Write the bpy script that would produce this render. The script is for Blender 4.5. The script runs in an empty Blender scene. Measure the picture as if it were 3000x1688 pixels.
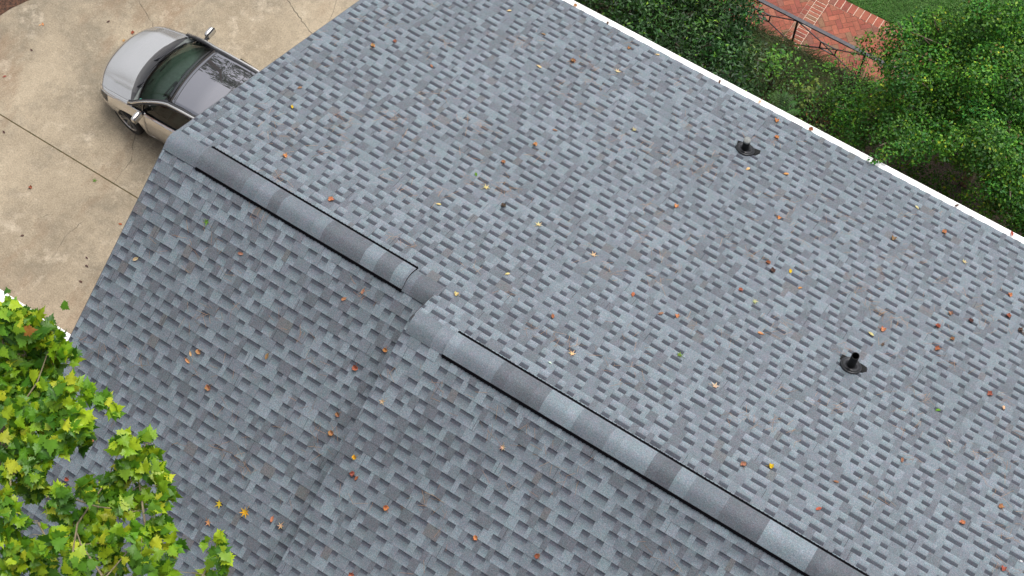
import bpy, bmesh, math, random
import numpy as np
from mathutils import Vector, Matrix
R = math.radians
scn = bpy.context.scene
col = scn.collection
# ---------------------------------------------------------------- camera
cd = bpy.data.cameras.new("camera"); cam = bpy.data.objects.new("camera", cd); col.objects.link(cam)
cd.sensor_width = 36.0; cd.lens = 4644.22 / 3000 * 36.0; cd.clip_start = 0.1; cd.clip_end = 1500
rt = Vector((0.83910613, 0.54391019, -0.00791297)); up = Vector((-0.4899889, 0.76207789, 0.42325898)); fw = Vector((-0.23624517, 0.35128193, -0.90597418))
mw = Matrix((rt, up, -fw)).transposed().to_4x4(); mw.translation = Vector((8.67679, -5.72977, 16.14071))
cam.matrix_world = mw
scn.camera = cam
# ---------------------------------------------------------------- light: soft overcast day
SUN_EL, SUN_AZ = 67.0, 18.0          # azimuth measured from +Y towards +X
wd = bpy.data.worlds.new("World"); scn.world = wd; wd.use_nodes = True
nt = wd.node_tree; nt.nodes.clear()
so = nt.nodes.new("ShaderNodeOutputWorld"); bg = nt.nodes.new("ShaderNodeBackground")
sk = nt.nodes.new("ShaderNodeTexSky"); sk.sky_type = 'NISHITA'; sk.sun_disc = False
sk.sun_elevation = R(SUN_EL); sk.sun_rotation = R(SUN_AZ); sk.air_density = 1.0; sk.dust_density = 6.0; sk.ozone_density = 1.0
hs = nt.nodes.new("ShaderNodeHueSaturation"); hs.inputs['Saturation'].default_value = 0.30
nt.links.new(sk.outputs[0], hs.inputs['Color']); nt.links.new(hs.outputs[0], bg.inputs[0]); nt.links.new(bg.outputs[0], so.inputs[0])
bg.inputs[1].default_value = 0.15
sd = bpy.data.lights.new("sun", 'SUN'); sun = bpy.data.objects.new("sun", sd); col.objects.link(sun)
sd.energy = 1.5; sd.angle = R(35); sd.color = (1.0, 0.97, 0.93)
sv = Vector((math.sin(R(SUN_AZ)) * math.cos(R(SUN_EL)), math.cos(R(SUN_AZ)) * math.cos(R(SUN_EL)), math.sin(R(SUN_EL))))
sun.rotation_euler = sv.to_track_quat('Z', 'Y').to_euler()
vs = scn.view_settings; vs.view_transform = 'Standard'; vs.look = 'None'; vs.gamma = 1.0; vs.use_curve_mapping = False; vs.exposure = 0.40

# ---------------------------------------------------------------- helpers
KA = 0.76                    # base colours are set for the exposure above
def lin(r, g, b):
    f = lambda c: (c / 255 / 12.92) if c / 255 <= .04045 else ((c / 255 + .055) / 1.055) ** 2.4
    return (f(r) * KA, f(g) * KA, f(b) * KA)
def material(name, base=(.5, .5, .5), rough=.8, metal=0.0, attr=False, noise=(), bump=None, coat=0, trans=0, spec=.5, obj_space=True):
    """noise: list of (scale, strength, detail[, tint]) that multiply the base colour"""
    m = bpy.data.materials.new(name); m.use_nodes = True; t = m.node_tree; p = t.nodes['Principled BSDF']; L = t.links
    p.inputs['Roughness'].default_value = rough; p.inputs['Metallic'].default_value = metal
    p.inputs['Coat Weight'].default_value = coat; p.inputs['Coat Roughness'].default_value = .06
    p.inputs['Specular IOR Level'].default_value = spec
    tc = t.nodes.new("ShaderNodeTexCoord")
    if attr:
        a = t.nodes.new("ShaderNodeAttribute"); a.attribute_name = "tone"; cur = a.outputs['Color']
    else:
        c = t.nodes.new("ShaderNodeRGB"); c.outputs[0].default_value = (*base, 1); cur = c.outputs[0]
    for n in noise:
        sc, st, dt = n[:3]; tint = n[3] if len(n) > 3 else None
        nz = t.nodes.new("ShaderNodeTexNoise"); nz.inputs['Scale'].default_value = sc; nz.inputs['Detail'].default_value = dt
        L.new(tc.outputs['Object'], nz.inputs['Vector'])
        mx = t.nodes.new("ShaderNodeMix"); mx.data_type = 'RGBA'; mx.blend_type = 'MULTIPLY'; mx.inputs[0].default_value = 1.0
        cr = t.nodes.new("ShaderNodeValToRGB"); cr.color_ramp.elements[0].position = .30; cr.color_ramp.elements[1].position = .70
        lo = 1 - st; hi = 1 + st
        if tint is None: c0 = (lo, lo, lo, 1); c1 = (hi, hi, hi, 1)
        else: c0 = (*tint[0], 1); c1 = (*tint[1], 1)
        cr.color_ramp.elements[0].color = c0; cr.color_ramp.elements[1].color = c1
        L.new(nz.outputs['Fac'], cr.inputs[0]); L.new(cur, mx.inputs[6]); L.new(cr.outputs[0], mx.inputs[7]); cur = mx.outputs[2]
    L.new(cur, p.inputs['Base Color'])
    if bump:
        nz = t.nodes.new("ShaderNodeTexNoise"); nz.inputs['Scale'].default_value = bump[0]; nz.inputs['Detail'].default_value = 4
        L.new(tc.outputs['Object'], nz.inputs['Vector'])
        b = t.nodes.new("ShaderNodeBump"); b.inputs['Distance'].default_value = bump[1]; b.inputs['Strength'].default_value = bump[2] if len(bump) > 2 else .6
        L.new(nz.outputs['Fac'], b.inputs['Height']); L.new(b.outputs[0], p.inputs['Normal'])
    if trans:
        tr = t.nodes.new("ShaderNodeBsdfTranslucent"); mxs = t.nodes.new("ShaderNodeMixShader"); mxs.inputs[0].default_value = trans
        L.new(cur, tr.inputs[0]); L.new(p.outputs[0], mxs.inputs[1]); L.new(tr.outputs[0], mxs.inputs[2])
        L.new(mxs.outputs[0], t.nodes['Material Output'].inputs[0])
    return m
def tag(o, label=None, cat=None, group=None, kind=None):
    if label: o['label'] = label
    if cat: o['category'] = cat
    if group: o['group'] = group
    if kind: o['kind'] = kind
    return o
def empty(name, loc=(0, 0, 0), rz=0):
    o = bpy.data.objects.new(name, None); col.objects.link(o); o.location = loc; o.rotation_euler = (0, 0, rz); o.empty_display_size = .2
    return o
class MB:
    """collects polygons; builds one mesh"""
    def __init__(s): s.v = []; s.f = []; s.c = []; s.mi = []
    def poly(s, pts, c=None, mi=0):
        i = len(s.v); s.v += [tuple(p) for p in pts]; s.f.append(tuple(range(i, i + len(pts)))); s.mi.append(mi)
        if c is None: c = (1, 1, 1)
        if isinstance(c[0], (int, float)): c = [c] * len(pts)
        s.c += list(c)
    def box(s, a, b, c=None, mi=0):
        x0, y0, z0 = a; x1, y1, z1 = b
        P = [(x0, y0, z0), (x1, y0, z0), (x1, y1, z0), (x0, y1, z0), (x0, y0, z1), (x1, y0, z1), (x1, y1, z1), (x0, y1, z1)]
        for f in ((0, 3, 2, 1), (4, 5, 6, 7), (0, 1, 5, 4), (1, 2, 6, 5), (2, 3, 7, 6), (3, 0, 4, 7)): s.poly([P[i] for i in f], c, mi)
    def bar(s, a, b, w, h=None, c=None, upv=(0, 0, 1)):
        h = h or w; a = Vector(a); b = Vector(b); d = (b - a).normalized(); u = Vector(upv)
        if abs(d.dot(u)) > .98: u = Vector((1, 0, 0))
        r = d.cross(u).normalized() * w / 2; u2 = r.cross(d).normalized() * h / 2
        q = [a - r - u2, a + r - u2, a + r + u2, a - r + u2, b - r - u2, b + r - u2, b + r + u2, b - r + u2]
        for f in ((3, 2, 1, 0), (4, 5, 6, 7), (0, 1, 5, 4), (1, 2, 6, 5), (2, 3, 7, 6), (3, 0, 4, 7)): s.poly([q[i] for i in f], c)
    def tube(s, pts, rad, n=8, c=None, cap=True):
        pts = [Vector(p) for p in pts]; rings = []
        if isinstance(rad, (int, float)): rad = [rad] * len(pts)
        for i, p in enumerate(pts):
            d = (pts[min(i + 1, len(pts) - 1)] - pts[max(i - 1, 0)]).normalized(); u = Vector((0, 0, 1))
            if abs(d.dot(u)) > .95: u = Vector((1, 0, 0))
            a = d.cross(u).normalized(); b = a.cross(d).normalized()
            rings.append([p + (a * math.cos(2 * math.pi * k / n) + b * math.sin(2 * math.pi * k / n)) * rad[i] for k in range(n)])
        for i in range(len(rings) - 1):
            for k in range(n): s.poly([rings[i][k], rings[i][(k + 1) % n], rings[i + 1][(k + 1) % n], rings[i + 1][k]], c)
        if cap: s.poly(rings[0][::-1], c); s.poly(rings[-1], c)
    def lathe(s, prof, n=24, c=None, center=(0, 0, 0), axis='z', mi=0):
        cx, cy, cz = center
        def P(r, z, a):
            if axis == 'z': return (cx + r * math.cos(a), cy + r * math.sin(a), cz + z)
            return (cx + r * math.cos(a), cy + z, cz + r * math.sin(a))
        for i in range(len(prof) - 1):
            for k in range(n):
                a0 = 2 * math.pi * k / n; a1 = 2 * math.pi * (k + 1) / n
                (r0, z0), (r1, z1) = prof[i], prof[i + 1]
                s.poly([P(r0, z0, a0), P(r0, z0, a1), P(r1, z1, a1), P(r1, z1, a0)], c, mi)
    def grid(s, f, us, vs, c=None, mi=0):
        for i in range(len(us) - 1):
            for j in range(len(vs) - 1):
                q = [f(us[i], vs[j]), f(us[i + 1], vs[j]), f(us[i + 1], vs[j + 1]), f(us[i], vs[j + 1])]
                m = mi(us[i], us[i + 1], vs[j], vs[j + 1]) if callable(mi) else mi
                s.poly(q, c, m)
    def build(s, name, mat, parent=None, smooth=False, merge=0, solid=0, mats=None):
        me = bpy.data.meshes.new(name); me.from_pydata(s.v, [], s.f)
        at = me.color_attributes.new("tone", 'FLOAT_COLOR', 'CORNER')
        cc = np.ones((len(s.c), 4), dtype=np.float32); cc[:, :3] = np.array(s.c, dtype=np.float32)
        at.data.foreach_set('color', cc.ravel())
        me.polygons.foreach_set('material_index', s.mi)
        if merge:
            bm = bmesh.new(); bm.from_mesh(me); bmesh.ops.remove_doubles(bm, verts=bm.verts, dist=merge); bmesh.ops.recalc_face_normals(bm, faces=bm.faces); bm.to_mesh(me); bm.free()
        if smooth: me.polygons.foreach_set('use_smooth', [True] * len(me.polygons))
        for m in (mats or [mat]): me.materials.append(m)
        me.update()
        o = bpy.data.objects.new(name, me); col.objects.link(o)
        if parent: o.parent = parent
        if solid:
            md = o.modifiers.new("thickness", 'SOLIDIFY'); md.thickness = solid; md.offset = -1
        return o
def np_mesh(name, V, F, C, mat, parent=None, smooth=False):
    """V (N,3)  F (M,k)  C (N,3) per-vertex tone"""
    me = bpy.data.meshes.new(name); N = len(V); M, k = F.shape
    me.vertices.add(N); me.vertices.foreach_set('co', V.astype(np.float32).ravel())
    me.loops.add(M * k); me.loops.foreach_set('vertex_index', F.astype(np.int32).ravel())
    me.polygons.add(M); me.polygons.foreach_set('loop_start', np.arange(0, M * k, k, dtype=np.int32)); me.polygons.foreach_set('loop_total', np.full(M, k, dtype=np.int32))
    at = me.color_attributes.new("tone", 'FLOAT_COLOR', 'POINT'); cc = np.ones((N, 4), dtype=np.float32); cc[:, :3] = C; at.data.foreach_set('color', cc.ravel())
    if smooth: me.polygons.foreach_set('use_smooth', [True] * M)
    me.update(calc_edges=True); me.validate(); me.materials.append(mat)
    o = bpy.data.objects.new(name, me); col.objects.link(o)
    if parent: o.parent = parent
    return o
def lerp(tab, s):
    if s <= tab[0][0]: return tab[0][1]
    for (a, x), (b, y) in zip(tab, tab[1:]):
        if s <= b: return x + (y - x) * (s - a) / (b - a)
    return tab[-1][1]
def lin_space(a, b, n): return [a + (b - a) * i / n for i in range(n + 1)]
G = -7.5                                  # ground level; the main ridge is z = 0

# ---------------------------------------------------------------- house
TF, TN = math.tan(0.412106), math.tan(0.519735)     # far and near roof pitch
EX = 0.143                                          # shingle exposure
YB = -0.46; ZB = 0.46 * TF                          # second ridge sits back and higher
XS = 3.77                                           # where the two roof sections meet
XE = 14.5
M_sh = material("asphalt_shingle", rough=.95, attr=True, spec=.25, noise=[(170, .34, 2), (75, .20, 3, ((.72, .78, .80), (1.28, 1.22, 1.2))), (48, .1, 2, ((1.08, .96, .95), (.93, 1.04, 1.05))), (9, .05, 2, ((.95, 1.0, .97), (1.05, 1.0, 1.03))), (.7, .07, 3)], bump=(260, .002, .5))
M_white = material("white_painted_metal", (.88, .88, .87), .45, noise=[(6, .04, 4)])
M_trim = material("white_trim_paint", (.78, .78, .76), .55, noise=[(8, .05, 3)])
M_black = material("black_vent_plastic", (.0035, .0032, .0045), .9, spec=.05)
M_blackrub = material("black_rubber", (.008, .0085, .009), .7, spec=.2, noise=[(30, .3, 2)], bump=(50, .003))
M_boot = material("worn_boot_rubber", (.016, .017, .020), .28, noise=[(22, .35, 2)])
LIGHT = lin(130, 141, 149); MID = lin(115, 123, 131); DARK = lin(103, 108, 115); DARK_BAND = lin(68, 72, 80); WARM = lin(109, 109, 111)
NR = .70
def tone_pick(rng):
    r = rng.random(); t = LIGHT if r < .22 else MID if r < .66 else DARK if r < .965 else WARM; t = tuple(a * NR + b * (1 - NR) for a, b in zip(t, MID))
    k = 1 + rng.uniform(-.06, .06); return tuple(c * k for c in t)
def shingles(name, P, x0, x1, ncourse, seed, parent, sign):
    """P(x, d, h): point at ridge coordinate x, distance d down the slope, h above the deck"""
    rng = random.Random(seed); mb = MB()
    def quad(xa, xb, da, db, ha, hb, ca, cb):
        q = [P(xa, da, ha), P(xb, da, ha), P(xb, db, hb), P(xa, db, hb)]; cc = [ca, ca, cb, cb]
        if sign < 0: q = q[::-1]; cc = cc[::-1]
        mb.poly(q, cc)
    EDGE = lin(52, 53, 60)
    for k in range(ncourse):
        d0 = k * EX; d1 = d0 + EX; x = x0 - rng.uniform(0, .2)
        hb = lambda d: .0015 + .0055 * (d - d0) / EX
        slot = rng.random() < .5
        nxt_joint = x0 + rng.uniform(0, 1.0)
        while x < x1:
            w = rng.choice((.085, .10, .115, .125, .14, .18)) * rng.uniform(.94, 1.06) if slot else rng.choice((.065, .09, .12, .15, .18)) * rng.uniform(.92, 1.08)
            xa, xb = max(x, x0), min(x + w, x1)
            if xb - xa > .004:
                t = tone_pick(rng)
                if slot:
                    band = EX * rng.uniform(.42, .54); k2 = rng.uniform(.98, 1.2)  # band of darker granules printed across the top of each slot
                    c0 = tuple(a * k2 for a in DARK_BAND); lt = tuple((a * .25 + b * .75) * 1.03 for a, b in zip(t, LIGHT)); md_ = tuple((a * .50 + b * .50) for a, b in zip(c0, lt))
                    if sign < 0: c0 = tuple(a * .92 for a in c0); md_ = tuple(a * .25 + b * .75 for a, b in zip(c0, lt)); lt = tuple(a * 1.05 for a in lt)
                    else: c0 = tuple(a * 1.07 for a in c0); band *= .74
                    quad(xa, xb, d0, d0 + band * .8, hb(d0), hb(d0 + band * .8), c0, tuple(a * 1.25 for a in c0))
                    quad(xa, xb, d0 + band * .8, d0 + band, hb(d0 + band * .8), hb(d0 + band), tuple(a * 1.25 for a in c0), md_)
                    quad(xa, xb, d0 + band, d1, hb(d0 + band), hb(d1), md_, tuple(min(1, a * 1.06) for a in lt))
                    quad(xa, xb, d1, d1 + .0005, hb(d1), -.001, EDGE, EDGE)
                else:
                    segs = [(xa, xb, t)]
                    if xb - xa > .12 and rng.random() < .55:
                        xm = xa + (xb - xa) * rng.uniform(.35, .65); segs = [(xa, xm, t), (xm, xb, tone_pick(rng))]
                    tk = .0045
                    for a, b, tt in segs: quad(a, b, d0, d1, hb(d0) + tk, hb(d1) + tk, tuple(c * .93 for c in tt), tuple(c * 1.02 for c in tt))
                    quad(xa, xb, d1, d1 + .0005, hb(d1) + tk, -.001, EDGE, EDGE)
                    for xx, s2 in ((xa, 1), (xb, -1)):
                        q = [P(xx, d0, hb(d0)), P(xx, d1, hb(d1)), P(xx, d1, hb(d1) + tk), P(xx, d0, hb(d0) + tk)]
                        if s2 * sign < 0: q = q[::-1]
                        mb.poly(q, EDGE)
                    while nxt_joint < xa: nxt_joint += rng.uniform(.9, 1.05)
                    if xa + .02 < nxt_joint < xb - .02:            # butt joint between two shingles
                        quad(nxt_joint, nxt_joint + .004, d0, d1, hb(d0) + tk + .0012, hb(d1) + tk + .0012, EDGE, EDGE)
            x += w; slot = not slot
    return mb.build(name, M_sh, parent)
cF, sF = math.cos(math.atan(TF)), math.sin(math.atan(TF)); cN, sN = math.cos(math.atan(TN)), math.sin(math.atan(TN))
PF = lambda x, d, h: (x, d * cF + h * sF, -d * sF + h * cF)
PFB = lambda x, d, h: (x, YB + d * cF + h * sF, ZB - d * sF + h * cF)
PN = lambda x, d, h: (x, -d * cN - h * sN, -d * sN + h * cN)
PNB = lambda x, d, h: (x, YB - d * cN - h * sN, ZB - d * sN + h * cN)
house = empty("house", (0, 0, 0)); tag(house, "large house seen from above with a blue grey shingle gable roof and white gutter", "house")
roof = MB()
NCF, NCN = 43, 50                                   # courses: far slope 6.15 m, near slope 7.1 m
DF, DN = NCF * EX, NCN * EX
th = .05
def deck(mb, P, x0, x1, D):
    a, b, c, d = P(x0, 0, -.004), P(x1, 0, -.004), P(x1, D - .01, -.004), P(x0, D - .01, -.004)
    a2, b2, c2, d2 = P(x0, 0, -th), P(x1, 0, -th), P(x1, D - .01, -th), P(x0, D - .01, -th)
    for q in ((a, b, c, d), (d2, c2, b2, a2), (a, d, d2, a2), (b, b2, c2, c), (d, c, c2, d2)): mb.poly(q, (.02, .02, .022))
deck(roof, PF, .004, XE, DF); deck(roof, PN, .004, XS, DN); deck(roof, PNB, XS + .002, XE, DN + 3 * EX)
M_deck = material("roof_deck_felt", (.03, .03, .033), .9, noise=[(20, .2, 2)])
roof_o = roof.build("roof", M_deck, house)
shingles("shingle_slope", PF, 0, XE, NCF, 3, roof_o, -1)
# the far slope carries on up to the second ridge (a short strip), then the near slopes
def PF2(x, d, h): return PFB(x, d, h)
n_ext = 3
off = math.hypot(YB, ZB) - n_ext * EX
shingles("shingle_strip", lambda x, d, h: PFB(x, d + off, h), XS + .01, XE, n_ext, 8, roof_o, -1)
dk = MB(); a = PFB(XS, 0, -.002); b = PFB(XE, 0, -.002); c = PFB(XE, .5, -.002); d = PFB(XS, .5, -.002); dk.poly([d, c, b, a], tuple(MID)); dk.poly([PFB(XS, 0, 0), PFB(XS, .5, 0), PNB(XS, .02, -.3), PNB(XS, .0, -.02)], tuple(DARK))
dk.build("ridge_board", M_deck, roof_o)
NR = .95
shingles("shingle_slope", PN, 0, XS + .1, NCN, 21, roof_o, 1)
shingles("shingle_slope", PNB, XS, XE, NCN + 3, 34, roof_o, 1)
# step between the two near slopes
st = MB(); Dn = DN + 2 * EX
st.poly([PNB(XS + .002, 0, -.003), PNB(XS + .002, Dn, -.003), (XS + .002, PNB(0, Dn, 0)[1], PNB(0, Dn, 0)[2] - .42), (XS + .002, YB, ZB - .42)], lin(120, 125, 130))
st.build("step_flashing", M_deck, roof_o)
# ridge caps, following the ridge line in short overlapping pieces
def caps(name, x0, x1, cy, cz, half, rise, tf, tn, seed, lift=.0, piece=EX, par=None, bulge=.02):
    rng = random.Random(seed); mb = MB(); x = x0; prev = None
    while x < x1 - .01:
        xb = min(x + piece * rng.choice((.8, 1, 1, 1.3)), x1)
        r = rng.random(); t = MID if r < .30 else LIGHT if r < .58 else DARK if r < .88 else WARM
        if name == 'ridge_cap': t = MID if r < .6 else DARK
        if t is WARM: t = DARK
        if prev and rng.random() < .5: t = prev
        prev = t; k = rng.uniform(.92, 1.06); t = tuple(c * k for c in t); t2 = tuple(c * .97 for c in t)
        n = 16
        def pt(xx, i, hh):
            u = -1 + 2 * i / n; y = u * half
            z = -abs(y) * (tf if y > 0 else tn)
            z = -half * (tf if y > 0 else tn) * ((u * u + .45) ** .5 - .6708) / .5333
            return (xx, cy + y, cz + z + rise + hh)
        h0, h1 = .0025, .0045
        for i in range(n): mb.poly([pt(x, i, h1), pt(xb, i, h0), pt(xb, i + 1, h0), pt(x, i + 1, h1)], [t, t2, t2, t])
        for i in range(n): mb.poly([pt(x, i, h1), pt(x, i + 1, h1), pt(x, i + 1, -.004), pt(x, i, -.004)], lin(50, 52, 58))
        for i, s2 in ((0, 1), (n, -1)):
            q = [pt(x, i, h1), pt(x, i, -.005), pt(xb, i, -.005), pt(xb, i, h0)]; mb.poly(q if s2 > 0 else q[::-1], lin(50, 52, 58))
        x = xb
    # closed far end
    return mb.build(name, M_sh, par)
capA = dict(cy=0.0, cz=0, half=.15, tf=TF, tn=TN)
caps("ridge_cap", 0.0, .50, rise=.012, seed=1, par=roof_o, **capA)
caps("ridge_cap", 3.40, 3.83, rise=.012, seed=2, par=roof_o, **capA)
capB = dict(cy=YB, cz=ZB, half=.15, tf=TF, tn=TN)
caps("ridge_cap", XS + .03, 4.32, rise=.006, seed=3, par=roof_o, **capB)
def ridge_vent(x0, x1, cy, cz, seed):
    mb = MB(); n = 12; half = .168
    def pt(xx, u, h): y = u * (.182 if u > 0 else .168); return (xx, cy + y, cz - half * (TF if y > 0 else TN) * ((u * u + .45) ** .5 - .6708) / .5333 + h)
    us = lin_space(-1, 1, n)
    for a, b in zip(us, us[1:]): mb.poly([pt(x0, a, .026), pt(x1, a, .026), pt(x1, b, .026), pt(x0, b, .026)], (1, 1, 1))
    for u, s2 in ((-1, 1), (1, -1)):
        q = [pt(x0, u, .026), pt(x0, u, -.01), pt(x1, u, -.01), pt(x1, u, .026)]; mb.poly(q if s2 > 0 else q[::-1])
    for x in (x0, x1): mb.poly([pt(x, u, .026) for u in us] + [pt(x, u, -.01) for u in us[::-1]])
    x = x0 + .02
    while x < x1:                                      # louvre ribs along both open sides
        for u in (-1, 1):
            p = pt(x, u, .01); mb.box((p[0] - .004, p[1] - .007, p[2] - .014), (p[0] + .004, p[1] + .007, p[2] + .012))
        x += .05
    v = mb.build("ridge_vent", M_black, roof_o)
    o = caps("vent_cap", x0, x1, cy, cz + .012, .149, .024, TF, TN, seed, par=roof_o)
ridge_vent(.485, 3.42, .008, .003, 5); ridge_vent(4.30, XE - .2, YB - .002, ZB + .003, 6)
# rake and eave trim, gutters
tr = MB()
for P, D, s in ((PF, DF, 1), (PN, DN, -1)):
    a, b = P(.02, 0, -.03), P(.02, D, -.03); a2, b2 = P(.02, 0, -.20), P(.02, D, -.20)
    tr.poly([a, b, b2, a2]); tr.poly([P(.045, 0, -.03), P(.045, 0, -.2), P(.045, D, -.2), P(.045, D, -.03)]); tr.poly([a2, b2, P(.045, D, -.2), P(.045, 0, -.2)])
tr.build("rake_board", M_trim, house)
dr = MB()
for P, D, s in ((PF, DF, 1), (PN, DN, -1)):
    dr.poly([P(-.012, 0, .0005), P(-.012, D, .0005), P(.0, D, .0005), P(.0, 0, .0005)][::-1 if s > 0 else 1], (1, 1, 1)); dr.poly([P(-.012, 0, .0005), P(-.012, D, .0005), P(-.012, D, -.05), P(-.012, 0, -.05)])
dr.build("drip_edge", material("dark_grey_metal", (.08, .085, .095), .5), house)
def gutter(y0, y1, z, xa, xb):
    g = MB(); s = 1 if y1 > y0 else -1; w = abs(y1 - y0)
    prof = [(0, 0), (0, -.10), (.06, -.11), (w * .85, -.075), (w, -.02), (w, .0), (w - .012, .002), (w - .014, -.006), (.012, -.004)]
    pts = [(y0 + s * a, z + b) for a, b in prof]
    for (a, b), (c_, d_) in zip(pts, pts[1:] + pts[:1]): g.poly([(xa, a, b), (xb, a, b), (xb, c_, d_), (xa, c_, d_)])
    g.poly([(xa, a, b) for a, b in pts]); g.poly([(xb, a, b) for a, b in pts[::-1]])
    return g.build("gutter", M_white, house)
eF = PF(0, DF, 0); gutter(eF[1] - .008, eF[1] + .098, eF[2] - .012, -.02, XE)
eN = PN(0, DN, 0); gutter(eN[1] + .01, eN[1] - .12, eN[2] - .02, -.02, XE)
M_brickw = bpy.data.materials.new("painted_brick"); M_brickw.use_nodes = True
_t = M_brickw.node_tree; _b = _t.nodes.new("ShaderNodeTexBrick"); _b.inputs['Scale'].default_value = 1; _b.inputs['Brick Width'].default_value = .2; _b.inputs['Row Height'].default_value = .075; _b.inputs['Mortar Size'].default_value = .006
_b.inputs['Color1'].default_value = (.36, .12, .07, 1); _b.inputs['Color2'].default_value = (.28, .10, .065, 1); _b.inputs['Mortar'].default_value = (.45, .4, .34, 1)
_c = _t.nodes.new("ShaderNodeTexCoord"); _mp = _t.nodes.new("ShaderNodeMapping"); _mp.inputs['Rotation'].default_value = (R(90), 0, 0)
_t.links.new(_c.outputs['Object'], _mp.inputs[0]); _t.links.new(_mp.outputs[0], _b.inputs['Vector']); _t.links.new(_b.outputs[0], _t.nodes['Principled BSDF'].inputs['Base Color']); _t.nodes['Principled BSDF'].inputs['Roughness'].default_value = .9
w = MB()
wx0, wx1, wy0, wy1 = .32, XE - .3, -5.75, 5.2
def zr(y, x): return -y * TF - .28 if y > 0 else y * TN - .28
w.poly([(wx0, wy0, G), (wx0, wy1, G), (wx0, wy1, zr(wy1, 0)), (wx0, 0, -.28), (wx0, wy0, zr(wy0, 0))][::-1])
w.poly([(wx1, wy0, G), (wx1, wy1, G), (wx1, wy1, zr(wy1, 0)), (wx1, 0, -.28), (wx1, wy0, zr(wy0, 0))])
w.poly([(wx0, wy1, G), (wx1, wy1, G), (wx1, wy1, zr(wy1, 0)), (wx0, wy1, zr(wy1, 0))][::-1]); w.poly([(wx0, wy0, G), (wx1, wy0, G), (wx1, wy0, zr(wy0, 0)), (wx0, wy0, zr(wy0, 0))])
w.build("wall", M_brickw, house)
sf = MB(); sf.box((.03, wy1 - .02, eF[2] - .16), (XE, eF[1] - .01, eF[2] - .125)); sf.build("soffit", M_trim, house); sf = MB(); sf.box((.03, eN[1] + .02, eN[2] - .17), (XE, wy0 + .02, eN[2] - .13)); sf.build("soffit", M_trim, house)
# vent pipes
def vent_pipe(x, y, hgt, capped, rx):
    z = -y * TF; rr = .046; m = MB()
    m.lathe([(rr, 0), (rr, hgt), (rr - .006, hgt + .001), (rr - .007, hgt - .25)], 24, center=(0, 0, 0))
    e = m.build("vent_pipe", M_blackrub, house); e.location = (x, y, z)
    nF = Vector((0, sF, cF)); q = nF.to_track_quat('Z', 'Y')
    def on(u, v, h): return Vector((u, v * cF + h * sF, -v * sF + h * cF))
    rng = random.Random(int(x * 100)); m = MB()
    out = [(-.15, .03), (-.145, .10), (-.07, .115), (0, .12), (.10, .12), (.17, .11), (.185, .05), (.15, .0), (.10, -.03), (-.09, -.02)] if rx else [(-.12, .0), (-.15, .10), (-.05, .12), (.08, .12), (.17, .13), (.19, .08), (.16, .0), (.10, -.03), (-.09, -.02)]
    top = [on(a + rng.uniform(-.008, .008), b + rng.uniform(-.008, .008), .018) for a, b in out]; bot = [on(a, b, .004) for a, b in out]
    m.poly(top[::-1]); n = len(top)
    for i in range(n): m.poly([top[i], top[(i + 1) % n], bot[(i + 1) % n], bot[i]][::-1])
    fl = m.build("flashing", M_blackrub, e)
    m = MB(); prof = [(.128, .0), (.131, .012), (.124, .024), (.112, .022), (.104, .010), (.085, .008), (.066, .012), (.058, .03), (.052, .055), (.046, .06)]
    m.lathe(prof, 28); o = m.build("pipe_boot", M_boot, e, smooth=True, merge=1e-5); o.rotation_euler = q.to_euler(); o.location = nF * .012
    if capped:
        m = MB(); m.lathe([(.001, hgt + .012), (.03, hgt + .010), (.049, hgt + .002), (.049, hgt - .03)], 20); m.build("pipe_cap", material("weathered_grey_plastic", (.16, .17, .165), .6, noise=[(40, .3, 2)]), e, smooth=True)
vent_pipe(5.426, 4.656, .27, True, False); vent_pipe(8.072, 2.175, .33, False, True)

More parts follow.
